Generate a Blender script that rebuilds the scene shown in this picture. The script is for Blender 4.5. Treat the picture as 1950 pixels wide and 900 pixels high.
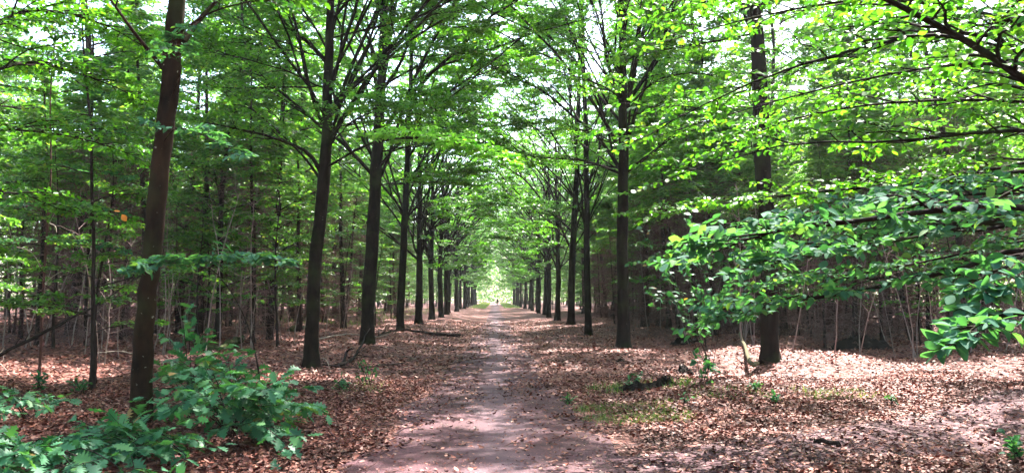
import bpy, math, random
import numpy as np
from mathutils import Vector, Matrix, Euler

# ------------------------------------------------------------------ camera, sky, sun, exposure
scene = bpy.context.scene
for o in list(bpy.data.objects):
    bpy.data.objects.remove(o, do_unlink=True)
COL = scene.collection
F, W, H, HOR, VPX = 1550.0, 1950.0, 900.0, 568.0, 943.0
CAMZ = 1.7
cam_data = bpy.data.cameras.new("camera")
cam = bpy.data.objects.new("camera", cam_data)
COL.objects.link(cam)
cam_data.sensor_width = 36.0
cam_data.lens = 36.0 * F / W
cam_data.clip_start = 0.05
cam_data.clip_end = 2000
cam.location = (0, 0, CAMZ)
PITCH, YAW = math.atan((HOR - H / 2) / F), math.atan((W / 2 - VPX) / F)
cam.rotation_euler = Euler((math.pi / 2 + PITCH, 0, -YAW), 'XYZ')
scene.camera = cam
CM = np.array(cam.rotation_euler.to_matrix())

SUN_EL, SUN_AZ = 56.0, 28.0          # azimuth clockwise from the direction of view (+Y)
world = bpy.data.worlds.new("World")
scene.world = world
world.use_nodes = True
wn = world.node_tree.nodes
bgn = wn["Background"]
sky = wn.new("ShaderNodeTexSky")
sky.sky_type = 'NISHITA'
sky.sun_disc = False
sky.sun_elevation = math.radians(SUN_EL)
sky.sun_rotation = math.radians(SUN_AZ)
sky.air_density = 1.0
sky.dust_density = 2.5
sky.ozone_density = 1.0
world.node_tree.links.new(sky.outputs[0], bgn.inputs[0])
bgn.inputs[1].default_value = 0.15
sd = bpy.data.lights.new("sun", 'SUN')
sd.energy = 4.3
sd.angle = math.radians(0.5)
sd.color = (1.0, 0.95, 0.88)
sun = bpy.data.objects.new("sun", sd)
COL.objects.link(sun)
_e, _a = math.radians(SUN_EL), math.radians(SUN_AZ)
SUNDIR = Vector((math.sin(_a) * math.cos(_e), math.cos(_a) * math.cos(_e), math.sin(_e)))
sun.rotation_euler = SUNDIR.to_track_quat('Z', 'Y').to_euler()
scene.view_settings.view_transform = 'Standard'
scene.view_settings.look = 'None'
scene.view_settings.exposure = 2.9
scene.view_settings.gamma = 1.0
scene.view_settings.use_curve_mapping = False
cy = scene.cycles
cy.max_bounces = 9
cy.diffuse_bounces = 8
cy.glossy_bounces = 2
cy.transmission_bounces = 8
cy.volume_bounces = 0
cy.transparent_max_bounces = 4
cy.sample_clamp_indirect = 10.0
cy.use_denoising = True
cy.volume_step_rate = 4.0

# ------------------------------------------------------------------ helpers
def at(px, py, D):
    """world point on the sight line of photo pixel (px, py) at world y = D"""
    d = CM @ np.array([(px - W / 2) / F, (H / 2 - py) / F, -1.0])
    return np.array([0, 0, CAMZ]) + d * (D / d[1])

def project(p):
    q = CM.T @ (np.array(p) - np.array([0, 0, CAMZ]))
    return W / 2 + F * q[0] / -q[2], H / 2 - F * q[1] / -q[2]

def gh(x, y):
    """height of the forest floor"""
    x = np.asarray(x, float); y = np.asarray(y, float)
    amp = 0.015 + 0.09 * np.clip((np.abs(x) - 2.2) / 5.0, 0, 1)
    h = amp * (np.sin(x * 0.9 + 1.3 * np.sin(y * 0.37)) + 0.8 * np.sin(y * 0.71 + x * 0.33 + 2.0) + 0.5 * np.sin(x * 1.9 - y * 1.3))
    edge = np.clip((np.abs(x) - 1.7) / 1.6, 0, 1) * np.clip((y - 6) / 8, 0, 1)
    return h + 0.09 * edge

def ground_at(px, py):
    D = 12.0
    for _ in range(30):
        p = at(px, py, D)
        z = float(gh(p[0], p[1]))
        D = D * (CAMZ - z) / max(1e-3, (CAMZ - p[2])) if p[2] < CAMZ else D
    p = at(px, py, D)
    p[2] = float(gh(p[0], p[1]))
    return p

def nrm(v):
    return v / np.maximum(np.linalg.norm(v, axis=-1, keepdims=True), 1e-9)

def new_mesh(name, verts, faces, smooth=False):
    me = bpy.data.meshes.new(name)
    verts = np.asarray(verts, np.float32).reshape(-1, 3)
    me.vertices.add(len(verts))
    me.vertices.foreach_set("co", verts.ravel())
    if not isinstance(faces, list):
        faces = [faces]
    faces = [f for f in faces if len(f)]
    nl = sum(f.size for f in faces)
    npoly = sum(len(f) for f in faces)
    me.loops.add(nl)
    me.polygons.add(npoly)
    me.loops.foreach_set("vertex_index", np.concatenate([f.ravel() for f in faces]).astype(np.int32))
    starts, o = [], 0
    for f in faces:
        k = f.shape[1]
        starts.append(o + np.arange(len(f)) * k)
        o += f.size
    me.polygons.foreach_set("loop_start", np.concatenate(starts).astype(np.int32))
    if smooth:
        me.polygons.foreach_set("use_smooth", np.ones(npoly, bool))
    me.update(calc_edges=True)
    return me

def tag(o, label=None, cat=None, group=None, kind=None):
    if label: o["label"] = label
    if cat: o["category"] = cat
    if group: o["group"] = group
    if kind: o["kind"] = kind
    return o

def link(name, me, mat=None, parent=None):
    o = bpy.data.objects.new(name, me)
    COL.objects.link(o)
    if me is not None and mat is not None and not me.materials:
        me.materials.append(mat)
    if parent is not None:
        o.parent = parent
    return o

def empty(name, loc=(0, 0, 0)):
    o = bpy.data.objects.new(name, None)
    o.empty_display_size = 0.3
    COL.objects.link(o)
    o.location = loc
    return o

def copy_tree(o, parent=None):
    c = o.copy()
    COL.objects.link(c)
    if parent is not None:
        c.parent = parent
    for ch in KIDS.get(o.name, []):
        copy_tree(ch, c)
    return c
KIDS = {}
def kid(name, me, mat, parent):
    o = link(name, me, mat, parent)
    KIDS.setdefault(parent.name, []).append(o)
    return o

class Tubes:
    def __init__(s): s.g = {}
    def add(s, pts, rad, sides):
        pts = np.asarray(pts, float); rad = np.asarray(rad, float)
        if pts.ndim == 2: pts = pts[None]; rad = rad[None]
        s.g.setdefault((pts.shape[1], sides), []).append((pts, rad))
    def mesh(s, name, origin=(0, 0, 0)):
        V, Fq, off = [], [], 0
        for (N, k), lst in s.g.items():
            P = np.concatenate([a for a, b in lst]); R = np.concatenate([b for a, b in lst])
            T = nrm(np.gradient(P, axis=1))
            m = nrm(P[:, -1] - P[:, 0])
            ref = np.where(np.abs(m[:, 2:3]) > 0.8, np.array([[1.0, 0, 0]]), np.array([[0, 0, 1.0]]))[:, None, :]
            U = nrm(np.cross(T, np.broadcast_to(ref, T.shape)))
            B = np.cross(T, U)
            a = np.arange(k) * 2 * math.pi / k
            ring = P[:, :, None, :] + R[:, :, None, None] * (np.cos(a)[None, None, :, None] * U[:, :, None, :] + np.sin(a)[None, None, :, None] * B[:, :, None, :])
            M = len(P)
            V.append(ring.reshape(-1, 3))
            i = np.arange(N - 1)[:, None]; j = np.arange(k)[None, :]
            q = np.stack([i * k + j, i * k + (j + 1) % k, (i + 1) * k + (j + 1) % k, (i + 1) * k + j], -1).reshape(-1, 4)
            Fq.append((q[None] + (off + np.arange(M) * N * k)[:, None, None]).reshape(-1, 4))
            off += M * N * k
        return new_mesh(name, np.concatenate(V) - np.array(origin), np.concatenate(Fq), smooth=True)

# leaf outlines: (along, side, up) of unit length, triangles
def outline_leaf(half, fold=0.10, tipdrop=0.0):
    """half = [(t, halfwidth)...] between base and tip"""
    V = [(0, 0, 0)]; n = len(half)
    for t, w in half:
        z = -tipdrop * t * t
        V += [(t, w, fold * w / 0.3 + z), (t, 0, z), (t, -w, fold * w / 0.3 + z)]
    V.append((1, 0, -tipdrop))
    Fs = [(0, 2, 1), (0, 3, 2)]
    for i in range(n - 1):
        a, b = 1 + 3 * i, 4 + 3 * i
        Fs += [(a, a + 1, b + 1), (a, b + 1, b), (a + 1, a + 2, b + 2), (a + 1, b + 2, b + 1)]
    a, tip = 1 + 3 * (n - 1), 1 + 3 * n
    Fs += [(a, a + 1, tip), (a + 1, a + 2, tip)]
    return np.array(V, float), np.array(Fs)
FAR_LEAF = (np.array([(0, 0, 0), (.5, .30, .07), (1, 0, -.03), (.5, -.30, .07)], float), np.array([(0, 2, 1), (0, 3, 2)]))
MID_LEAF = (np.array([(0, 0, 0), (.32, .27, .07), (.74, .22, .05), (1, 0, -.06), (.74, -.22, .05), (.32, -.27, .07)], float),
            np.array([(0, 3, 2), (0, 2, 1), (0, 4, 3), (0, 5, 4)]))
BEECH_LEAF = outline_leaf([(.16, .17), (.38, .31), (.62, .31), (.84, .17)], 0.07, 0.10)
OAK_LEAF = outline_leaf([(.10, .05), (.20, .20), (.27, .09), (.40, .36), (.47, .13), (.62, .38), (.68, .12), (.82, .24), (.88, .08)], 0.05, 0.14)
LITTER = (np.array([(0, 0, .10), (.30, .28, .04), (.30, 0, -.02), (.30, -.28, .06), (.70, .26, .0), (.70, 0, .0), (.70, -.24, .10), (1, 0, .14)], float),
          np.array([(0, 2, 1), (0, 3, 2), (1, 2, 5), (1, 5, 4), (2, 3, 6), (2, 6, 5), (4, 5, 7), (5, 6, 7)]))
LITTER_FAR = (np.array([(0, 0, .08), (.5, .34, .02), (1, 0, .12), (.5, -.34, .08)], float), np.array([(0, 2, 1), (0, 3, 2)]))

class Leaves:
    def __init__(s): s.l = []
    def add(s, pos, ax, nm, size): s.l.append((pos.reshape(-1, 3), ax.reshape(-1, 3), nm.reshape(-1, 3), size.reshape(-1)))
    def count(s): return sum(len(a[0]) for a in s.l)
    def mesh(s, name, tmpl, origin=(0, 0, 0)):
        P, A, Nn, S = (np.concatenate([a[i] for a in s.l]) for i in range(4))
        A = nrm(A); B = nrm(np.cross(Nn, A)); C = np.cross(A, B)
        V, Fs = tmpl
        q = np.random.default_rng(len(P)); cu = q.uniform(-.6, 2.6, (len(P), 1, 1)); wd = q.uniform(.78, 1.15, (len(P), 1, 1))
        X = P[:, None, :] + S[:, None, None] * (V[None, :, 0:1] * A[:, None] + wd * V[None, :, 1:2] * B[:, None] + cu * V[None, :, 2:3] * C[:, None])
        Fa = (Fs[None] + (np.arange(len(P)) * len(V))[:, None, None]).reshape(-1, 3)
        return new_mesh(name, X.reshape(-1, 3) - np.array(origin), Fa)

def arcs(start, d0, d1, L, N, wob, rng, curve=1.0):
    """M poly-lines whose direction turns from d0 to d1"""
    M = len(start)
    t = (np.linspace(0, 1, N - 1) ** curve)[None, :, None]
    d = nrm(d0)[:, None] * (1 - t) + nrm(d1)[:, None] * t
    d = nrm(d + rng.normal(0, wob, (M, N - 1, 3)))
    step = d * (np.asarray(L)[:, None, None] / (N - 1))
    return np.concatenate([start[:, None], start[:, None] + np.cumsum(step, 1)], 1)

def sample(P, idx, t):
    N = P.shape[1]
    f = np.clip(t * (N - 1), 0, N - 1.001); i = f.astype(int); u = (f - i)[:, None]
    a, b = P[idx, i], P[idx, i + 1]
    return a * (1 - u) + b * u, nrm(b - a)

UP = np.array([0, 0, 1.0])
def leafy(tb, lb, axes, r0, rng, nb=9, Lb=1.7, t0=0.25, nt=8, Lt=.5, nl=7, ls=.1, flat=.35, droop=.12, up=.15, bwob=.1, tubes=True, tip=True):
    """branches, twigs and leaves along the axes (M,N,3)"""
    M = len(axes)
    idx = np.repeat(np.arange(M), nb)
    tt = (t0 + (1 - t0) * (np.tile(np.arange(nb), M) + rng.uniform(0, 1, M * nb)) / nb)
    p, tan = sample(axes, idx, tt)
    a = rng.uniform(0, 2 * math.pi, len(p)); 
    lat = np.stack([np.cos(a), np.sin(a), np.zeros_like(a)], -1)
    side = np.where(np.arange(len(p)) % 2 == 0, 1.0, -1.0)[:, None]
    cr = nrm(np.cross(tan, UP) + 1e-4) * side
    lat = nrm(cr * 1.0 + lat * .6)
    d0 = nrm(tan * .7 + lat * .8 + UP * up)
    dh = d0 * np.array([1, 1, .15])
    d1 = nrm(dh + lat * .25 - UP * droop)
    L = Lb * (1.15 - .65 * tt) * rng.uniform(.55, 1.25, len(p))
    if tip:
        e, te = axes[:, -1], nrm(axes[:, -1] - axes[:, -2])
        p = np.concatenate([p, e]); d0 = np.concatenate([d0, te]); d1 = np.concatenate([d1, nrm(te * np.array([1, 1, .3]) - UP * droop)])
        L = np.concatenate([L, rng.uniform(.4, .8, M) * Lb]); tt = np.concatenate([tt, np.ones(M)]); idx = np.concatenate([idx, np.arange(M)])
    br = arcs(p, d0, d1, L, 6, bwob, rng)
    rb = np.asarray(r0)[idx] * (1 - .72 * tt) * .5 + .003
    if tubes:
        tb.add(br, rb[:, None] * np.linspace(1, .3, 6)[None], 4)
    K = len(br)
    i2 = np.repeat(np.arange(K), nt)
    k = np.tile(np.arange(nt), K)
    t2 = .12 + .88 * (k + rng.uniform(.2, .8, K * nt)) / nt
    q, tan2 = sample(br, i2, t2)
    sd2 = np.where(k % 2 == 0, 1.0, -1.0)[:, None]
    nb_ = nrm(UP + rng.normal(0, .22, (K, 3)))[i2]
    s2 = nrm(np.cross(nb_, tan2)) * sd2
    e0 = nrm(tan2 * .75 + s2 * .75)
    e1 = nrm(e0 + tan2 * .3 - UP * .15)
    L2 = Lt * (1.2 - .8 * t2) * rng.uniform(.6, 1.3, K * nt) * np.clip(L[i2] / Lb, .45, 1.2)
    tw = arcs(q, e0, e1, L2, 4, .07, rng)
    if tubes:
        tb.add(tw, np.full((len(tw), 1), .0032) * np.array([[1.2, 1, .8, .4]]), 3)
    T = len(tw)
    i3 = np.repeat(np.arange(T), nl); k3 = np.tile(np.arange(nl), T)
    t3 = (k3 + .6 + rng.uniform(-.2, .2, T * nl)) / nl
    c, tan3 = sample(tw, i3, np.clip(t3, 0, .999))
    sd3 = np.where(k3 % 2 == 0, 1.0, -1.0)[:, None]
    nn = nrm(nb_[i3] + rng.normal(0, flat, (len(c), 3)))
    s3 = nrm(np.cross(nn, tan3)) * sd3
    ax = nrm(tan3 * .65 + s3 * .8 + rng.normal(0, .15, (len(c), 3)) - UP * .10)
    keep = rng.uniform(0, 1, len(c)) > .12
    sz = ls * rng.uniform(.65, 1.2, len(c))
    lb.add(c[keep], ax[keep], nn[keep], sz[keep])
    return br

# ------------------------------------------------------------------ materials
def mat(name):
    m = bpy.data.materials.new(name); m.use_nodes = True
    nt = m.node_tree; nt.nodes.clear()
    out = nt.nodes.new("ShaderNodeOutputMaterial")
    return m, nt, out
def N(nt, typ, **kw):
    n = nt.nodes.new(typ)
    for k, v in kw.items(): setattr(n, k, v)
    return n
def ramp(nt, stops, src, interp='LINEAR'):
    r = N(nt, "ShaderNodeValToRGB"); r.color_ramp.interpolation = interp
    el = r.color_ramp.elements
    while len(el) < len(stops): el.new(0.5)
    for e, (p, c) in zip(el, stops): e.position = p; e.color = (*c, 1)
    nt.links.new(src, r.inputs[0])
    return r
def leaf_material(name, stops, trans_gain=(1.3, 1.35, .6), rough=.38, gloss=.5, trans=.45):
    m, nt, out = mat(name)
    g = N(nt, "ShaderNodeNewGeometry")
    r = ramp(nt, stops, g.outputs["Random Per Island"])
    p = N(nt, "ShaderNodeBsdfPrincipled")
    p.inputs["Roughness"].default_value = rough
    p.inputs["Specular IOR Level"].default_value = gloss
    nt.links.new(r.outputs[0], p.inputs["Base Color"])
    t = N(nt, "ShaderNodeBsdfTranslucent")
    mul = N(nt, "ShaderNodeMix", data_type='RGBA', blend_type='MULTIPLY'); mul.inputs[0].default_value = 1
    nt.links.new(r.outputs[0], mul.inputs[6]); mul.inputs[7].default_value = (*trans_gain, 1)
    nt.links.new(mul.outputs[2], t.inputs[0])
    mx = N(nt, "ShaderNodeMixShader"); mx.inputs[0].default_value = trans
    nt.links.new(p.outputs[0], mx.inputs[1]); nt.links.new(t.outputs[0], mx.inputs[2])
    nt.links.new(mx.outputs[0], out.inputs[0])
    return m
M_LEAF = leaf_material("beech_leaf", [(0, (.028, .11, .014)), (.45, (.055, .18, .02)), (.8, (.10, .25, .028)), (.985, (.12, .28, .03)), (1, (.2, .24, .03))],
                       trans_gain=(1.65, 1.75, .55), trans=.5)
M_LEAF_FOREST = leaf_material("forest_leaf", [(0, (.028, .09, .02)), (.5, (.055, .16, .03)), (.9, (.10, .22, .035)), (1, (.17, .22, .05))], trans_gain=(1.7, 1.7, .7), trans=.55)
M_LEAF_NEAR = leaf_material("near_beech_leaf_sky_tint", [(0, (.028, .10, .06)), (.5, (.05, .15, .095)), (.9, (.08, .2, .115)), (1, (.12, .22, .07))], trans_gain=(1.6, 1.7, .45), trans=.45, rough=.72, gloss=.14)  # bluish cast of reflected sky is put into the leaf colour
M_OAK = leaf_material("oak_leaf", [(0, (.020, .09, .045)), (.45, (.04, .155, .07)), (.85, (.075, .22, .10)), (.97, (.10, .23, .06)), (1, (.25, .14, .05))], trans_gain=(1.5, 1.6, .5), trans=.33, rough=.5, gloss=.3)
M_YELLOW = leaf_material("beech_leaf_painted_sun", [(0, (.13, .32, .03)), (.5, (.20, .42, .05)), (1, (.30, .5, .08))], trans_gain=(1.15, 1.6, .6), trans=.5)  # sunlight on the two sprays is put into this brighter yellow-green
M_ORANGE = leaf_material("withered_leaf", [(0, (.6, .2, .02)), (1, (.7, .25, .02))], trans=.5, trans_gain=(1.3, 1.1, .5))
M_GRASS = leaf_material("grass_blade", [(0, (.05, .13, .02)), (.6, (.10, .20, .04)), (1, (.25, .25, .09))], trans=.4)

def bark_material(name, c0, c1, scale=9, lichen=None, bump=.5):
    m, nt, out = mat(name)
    tc = N(nt, "ShaderNodeTexCoord"); mp = N(nt, "ShaderNodeMapping"); mp.inputs["Scale"].default_value = (1, 1, .35)
    nt.links.new(tc.outputs["Object"], mp.inputs[0])
    n1 = N(nt, "ShaderNodeTexNoise"); n1.inputs["Scale"].default_value = scale; n1.inputs["Detail"].default_value = 8; n1.inputs["Roughness"].default_value = .65
    nt.links.new(mp.outputs[0], n1.inputs[0])
    r = ramp(nt, [(.3, c0), (.7, c1)], n1.outputs[0])
    col = r.outputs[0]
    if lichen:
        n2 = N(nt, "ShaderNodeTexNoise"); n2.inputs["Scale"].default_value = 14; n2.inputs["Detail"].default_value = 4
        nt.links.new(tc.outputs["Object"], n2.inputs[0])
        r2 = ramp(nt, [(.70, (0, 0, 0)), (.73, (1, 1, 1))], n2.outputs[0])
        mx = N(nt, "ShaderNodeMix", data_type='RGBA'); nt.links.new(r2.outputs[0], mx.inputs[0]); nt.links.new(col, mx.inputs[6]); mx.inputs[7].default_value = (*lichen, 1)
        col = mx.outputs[2]
        n3 = N(nt, "ShaderNodeTexNoise"); n3.inputs["Scale"].default_value = 1.6; n3.inputs["Detail"].default_value = 3
        nt.links.new(tc.outputs["Object"], n3.inputs[0])
        r3 = ramp(nt, [(.5, (0, 0, 0)), (.68, (.55, .55, .55))], n3.outputs[0])
        mx = N(nt, "ShaderNodeMix", data_type='RGBA'); nt.links.new(r3.outputs[0], mx.inputs[0]); nt.links.new(col, mx.inputs[6]); mx.inputs[7].default_value = (.035, .045, .015, 1)
        col = mx.outputs[2]
    p = N(nt, "ShaderNodeBsdfPrincipled"); p.inputs["Roughness"].default_value = .9; p.inputs["Specular IOR Level"].default_value = .08
    nt.links.new(col, p.inputs["Base Color"])
    b = N(nt, "ShaderNodeBump"); b.inputs["Strength"].default_value = bump; b.inputs["Distance"].default_value = .02
    nt.links.new(n1.outputs[0], b.inputs["Height"]); nt.links.new(b.outputs[0], p.inputs["Normal"])
    nt.links.new(p.outputs[0], out.inputs[0])
    return m
M_BARK = bark_material("beech_bark", (.006, .0035, .003), (.024, .014, .011), 8, lichen=(.08, .08, .06))
M_BARK_NEAR = bark_material("brown_bark", (.006, .003, .0022), (.040, .019, .011), 5, lichen=(.26, .24, .19), bump=.7)
M_TWIG = bark_material("dead_twig_bark", (.05, .022, .02), (.17, .085, .078), 20)
M_TWIG_PALE = bark_material("weathered_twig_bark", (.07, .035, .032), (.26, .155, .145), 14)
M_STEM = bark_material("grey_dead_stem", (.16, .10, .09), (.36, .27, .25), 16)
M_PALE = bark_material("pale_dead_stem", (.22, .17, .14), (.42, .36, .31), 16)
M_SPRUCE = bark_material("spruce_bark", (.015, .009, .008), (.05, .032, .028), 12)
M_LOG = bark_material("mossy_log", (.02, .014, .01), (.07, .09, .025), 6)
M_GREYLOG = bark_material("weathered_log", (.06, .05, .03), (.17, .15, .09), 10)
M_NEAR_BLACK = bark_material("near_black", (.002, .0015, .0015), (.012, .007, .005), 6)  # near black; on the hollow mounds it paints their shade

def ground_material(name, path=False):
    m, nt, out = mat(name)
    g = N(nt, "ShaderNodeNewGeometry")
    pos = g.outputs["Position"]
    p = N(nt, "ShaderNodeBsdfPrincipled"); p.inputs["Roughness"].default_value = .8; p.inputs["Specular IOR Level"].default_value = .3
    if path:
        n1 = N(nt, "ShaderNodeTexNoise"); n1.inputs["Scale"].default_value = 1.3; n1.inputs["Detail"].default_value = 8; n1.inputs["Roughness"].default_value = .6
        nt.links.new(pos, n1.inputs[0])
        r = ramp(nt, [(.3, (.038, .010, .013)), (.5, (.074, .024, .031)), (.7, (.115, .050, .060))], n1.outputs[0])
        n2 = N(nt, "ShaderNodeTexVoronoi"); n2.inputs["Scale"].default_value = 55
        nt.links.new(pos, n2.inputs[0])
        bw = N(nt, "ShaderNodeRGBToBW"); nt.links.new(n2.outputs["Color"], bw.inputs[0])
        r2 = ramp(nt, [(.2, (.6, .55, .55)), (.6, (1, 1, 1)), (.85, (1.35, 1.3, 1.3))], bw.outputs[0])
        mx = N(nt, "ShaderNodeMix", data_type='RGBA', blend_type='MULTIPLY'); mx.inputs[0].default_value = 1
        nt.links.new(r.outputs[0], mx.inputs[6]); nt.links.new(r2.outputs[0], mx.inputs[7])
        # paler trodden strip along the middle
        sx = N(nt, "ShaderNodeSeparateXYZ"); nt.links.new(pos, sx.inputs[0])
        wob = N(nt, "ShaderNodeTexNoise"); wob.inputs["Scale"].default_value = .5; nt.links.new(pos, wob.inputs[0])
        ad = N(nt, "ShaderNodeMath", operation='MULTIPLY_ADD'); nt.links.new(wob.outputs[0], ad.inputs[0]); ad.inputs[1].default_value = 1.2; 
        nt.links.new(sx.outputs[0], ad.inputs[2])
        sb = N(nt, "ShaderNodeMath", operation='SUBTRACT'); nt.links.new(ad.outputs[0], sb.inputs[0]); sb.inputs[1].default_value = .62
        ab = N(nt, "ShaderNodeMath", operation='ABSOLUTE'); nt.links.new(sb.outputs[0], ab.inputs[0])
        rs = ramp(nt, [(.05, (1, 1, 1)), (.55, (0, 0, 0))], ab.outputs[0])
        fac = N(nt, "ShaderNodeMath", operation='MULTIPLY'); nt.links.new(rs.outputs[0], fac.inputs[0]); fac.inputs[1].default_value = .55
        mx2 = N(nt, "ShaderNodeMix", data_type='RGBA'); nt.links.new(fac.outputs[0], mx2.inputs[0]); nt.links.new(mx.outputs[2], mx2.inputs[6]); mx2.inputs[7].default_value = (.125, .075, .092, 1)
        nt.links.new(mx2.outputs[2], p.inputs["Base Color"])
        hsrc, dist = n2.outputs["Distance"], .012
    else:
        v = N(nt, "ShaderNodeTexVoronoi"); v.inputs["Scale"].default_value = 13; v.inputs["Randomness"].default_value = 1
        nz = N(nt, "ShaderNodeTexNoise"); nz.inputs["Scale"].default_value = 9; nt.links.new(pos, nz.inputs[0])
        mv = N(nt, "ShaderNodeMix", data_type='RGBA'); mv.inputs[0].default_value = .08; nt.links.new(pos, mv.inputs[6]); nt.links.new(nz.outputs["Color"], mv.inputs[7])
        nt.links.new(mv.outputs[2], v.inputs[0])
        bw = N(nt, "ShaderNodeRGBToBW"); nt.links.new(v.outputs["Color"], bw.inputs[0])
        r = ramp(nt, [(.15, (.032, .008, .007)), (.4, (.095, .026, .02)), (.6, (.18, .06, .045)), (.8, (.28, .125, .10))], bw.outputs[0])
        n1 = N(nt, "ShaderNodeTexNoise"); n1.inputs["Scale"].default_value = .45; n1.inputs["Detail"].default_value = 5
        nt.links.new(pos, n1.inputs[0])
        r2 = ramp(nt, [(.35, (.6, .55, .55)), (.6, (1.1, 1.1, 1.1))], n1.outputs[0])
        mx = N(nt, "ShaderNodeMix", data_type='RGBA', blend_type='MULTIPLY'); mx.inputs[0].default_value = 1
        nt.links.new(r.outputs[0], mx.inputs[6]); nt.links.new(r2.outputs[0], mx.inputs[7])
        nt.links.new(mx.outputs[2], p.inputs["Base Color"])
        hsrc, dist = v.outputs["Distance"], .05
    b = N(nt, "ShaderNodeBump"); b.inputs["Strength"].default_value = .7; b.inputs["Distance"].default_value = dist
    nt.links.new(hsrc, b.inputs["Height"]); nt.links.new(b.outputs[0], p.inputs["Normal"])
    nt.links.new(p.outputs[0], out.inputs[0])
    return m
M_GROUND = ground_material("forest_floor")
M_PATH = ground_material("path_soil", True)
m, nt, out = mat("dead_leaf")
g = N(nt, "ShaderNodeNewGeometry")
r = ramp(nt, [(0, (.042, .009, .008)), (.3, (.12, .028, .021)), (.55, (.215, .062, .040)), (.82, (.30, .115, .080)), (.96, (.38, .185, .14)), (1, (.46, .28, .22))], g.outputs["Random Per Island"])
n1 = N(nt, "ShaderNodeTexNoise"); n1.inputs["Scale"].default_value = .8; n1.inputs["Detail"].default_value = 4; nt.links.new(g.outputs["Position"], n1.inputs[0])
r2 = ramp(nt, [(.32, (.45, .42, .40)), (.5, (.95, .95, .95)), (.7, (1.15, 1.05, 1.0))], n1.outputs[0])
mx = N(nt, "ShaderNodeMix", data_type='RGBA', blend_type='MULTIPLY'); mx.inputs[0].default_value = 1
nt.links.new(r.outputs[0], mx.inputs[6]); nt.links.new(r2.outputs[0], mx.inputs[7])
p = N(nt, "ShaderNodeBsdfPrincipled"); p.inputs["Roughness"].default_value = .6; p.inputs["Specular IOR Level"].default_value = .25
nt.links.new(mx.outputs[2], p.inputs["Base Color"]); nt.links.new(p.outputs[0], out.inputs[0])
M_LITTER = m

# ------------------------------------------------------------------ ground, path, litter
def axis(fine0, fine1, step, ext0, ext1, growth=1.12):
    a = list(np.arange(fine0, fine1 + 1e-6, step)); s = step
    while a[-1] < ext1: s *= growth; a.append(a[-1] + s)
    s = step
    while a[0] > ext0: s *= growth; a.insert(0, a[0] - s)
    return np.array(a)
gx = axis(-12, 14, .3, -500, 500); gy = axis(-3, 45, .3, -200, 1200, 1.08)
X, Y = np.meshgrid(gx, gy)
Z = gh(X, Y)
nx, ny = len(gx), len(gy)
i, j = np.meshgrid(np.arange(ny - 1), np.arange(nx - 1), indexing='ij')
q = np.stack([i * nx + j, i * nx + j + 1, (i + 1) * nx + j + 1, (i + 1) * nx + j], -1).reshape(-1, 4)
tag(link("ground", new_mesh("ground", np.stack([X, Y, Z], -1), q, True), M_GROUND), "forest floor covered with brown fallen leaves", kind="structure")

rngp = np.random.default_rng(5)
def path_sheet(name, cx, cyy, half, lift, label):
    n = len(cx); k = 13
    c = np.stack([cx, cyy], -1); t = nrm(np.gradient(c, axis=0)); nn = np.stack([t[:, 1], -t[:, 0]], -1)
    wl = half * (1 + .18 * np.interp(np.arange(n), np.arange(0, n + 4, 4), rngp.normal(0, .6, len(np.arange(0, n + 4, 4)))))
    wr = half * (1 + .18 * np.interp(np.arange(n), np.arange(0, n + 4, 4), rngp.normal(0, .6, len(np.arange(0, n + 4, 4)))))
    s = np.linspace(-1, 1, k)[None]
    w = np.where(s < 0, -s * -wl[:, None], s * wr[:, None])
    P = c[:, None] + nn[:, None] * w[..., None]
    z = gh(P[..., 0], P[..., 1]) + lift * (1 - np.abs(s) ** 6 * 1.0)
    z = z - (np.abs(s) > .99) * .01
    V = np.concatenate([P, z[..., None]], -1)
    i, j = np.meshgrid(np.arange(n - 1), np.arange(k - 1), indexing='ij')
    q = np.stack([i * k + j, i * k + j + 1, (i + 1) * k + j + 1, (i + 1) * k + j], -1).reshape(-1, 4)
    tag(link(name, new_mesh(name, V, q, True), M_PATH), label, kind="structure")
ys = np.concatenate([np.arange(-3, 45, .3), np.arange(45, 320, 2.0)])
main_half = np.interp(ys, [-3, 6, 10, 15, 22, 60, 320], [1.9, 1.75, 1.6, 1.4, 1.2, .8, .9])
path_sheet("path", .06 * np.sin(ys * .3), ys, main_half, .014, "straight reddish dirt path down the avenue")
tb_ = np.linspace(0, 1, 60)
bx_ = .9 + 16 * tb_; by_ = 8.0 + 2.0 * tb_ + 11 * tb_ ** 1.4
path_sheet("side_path", bx_, by_, .75 + .35 * tb_, .010, "faint bare side path branching off to the right")

def vnoise(x, y, s, seed):
    r = np.random.default_rng(seed).uniform(0, 1, (64, 64))
    u, v = x / s, y / s
    iu, iv = np.floor(u).astype(int), np.floor(v).astype(int); fu, fv = u - iu, v - iv
    fu, fv = fu * fu * (3 - 2 * fu), fv * fv * (3 - 2 * fv)
    g = lambda a, b: r[a % 64, b % 64]
    return (g(iu, iv) * (1 - fu) + g(iu + 1, iv) * fu) * (1 - fv) + (g(iu, iv + 1) * (1 - fu) + g(iu + 1, iv + 1) * fu) * fv

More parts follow.
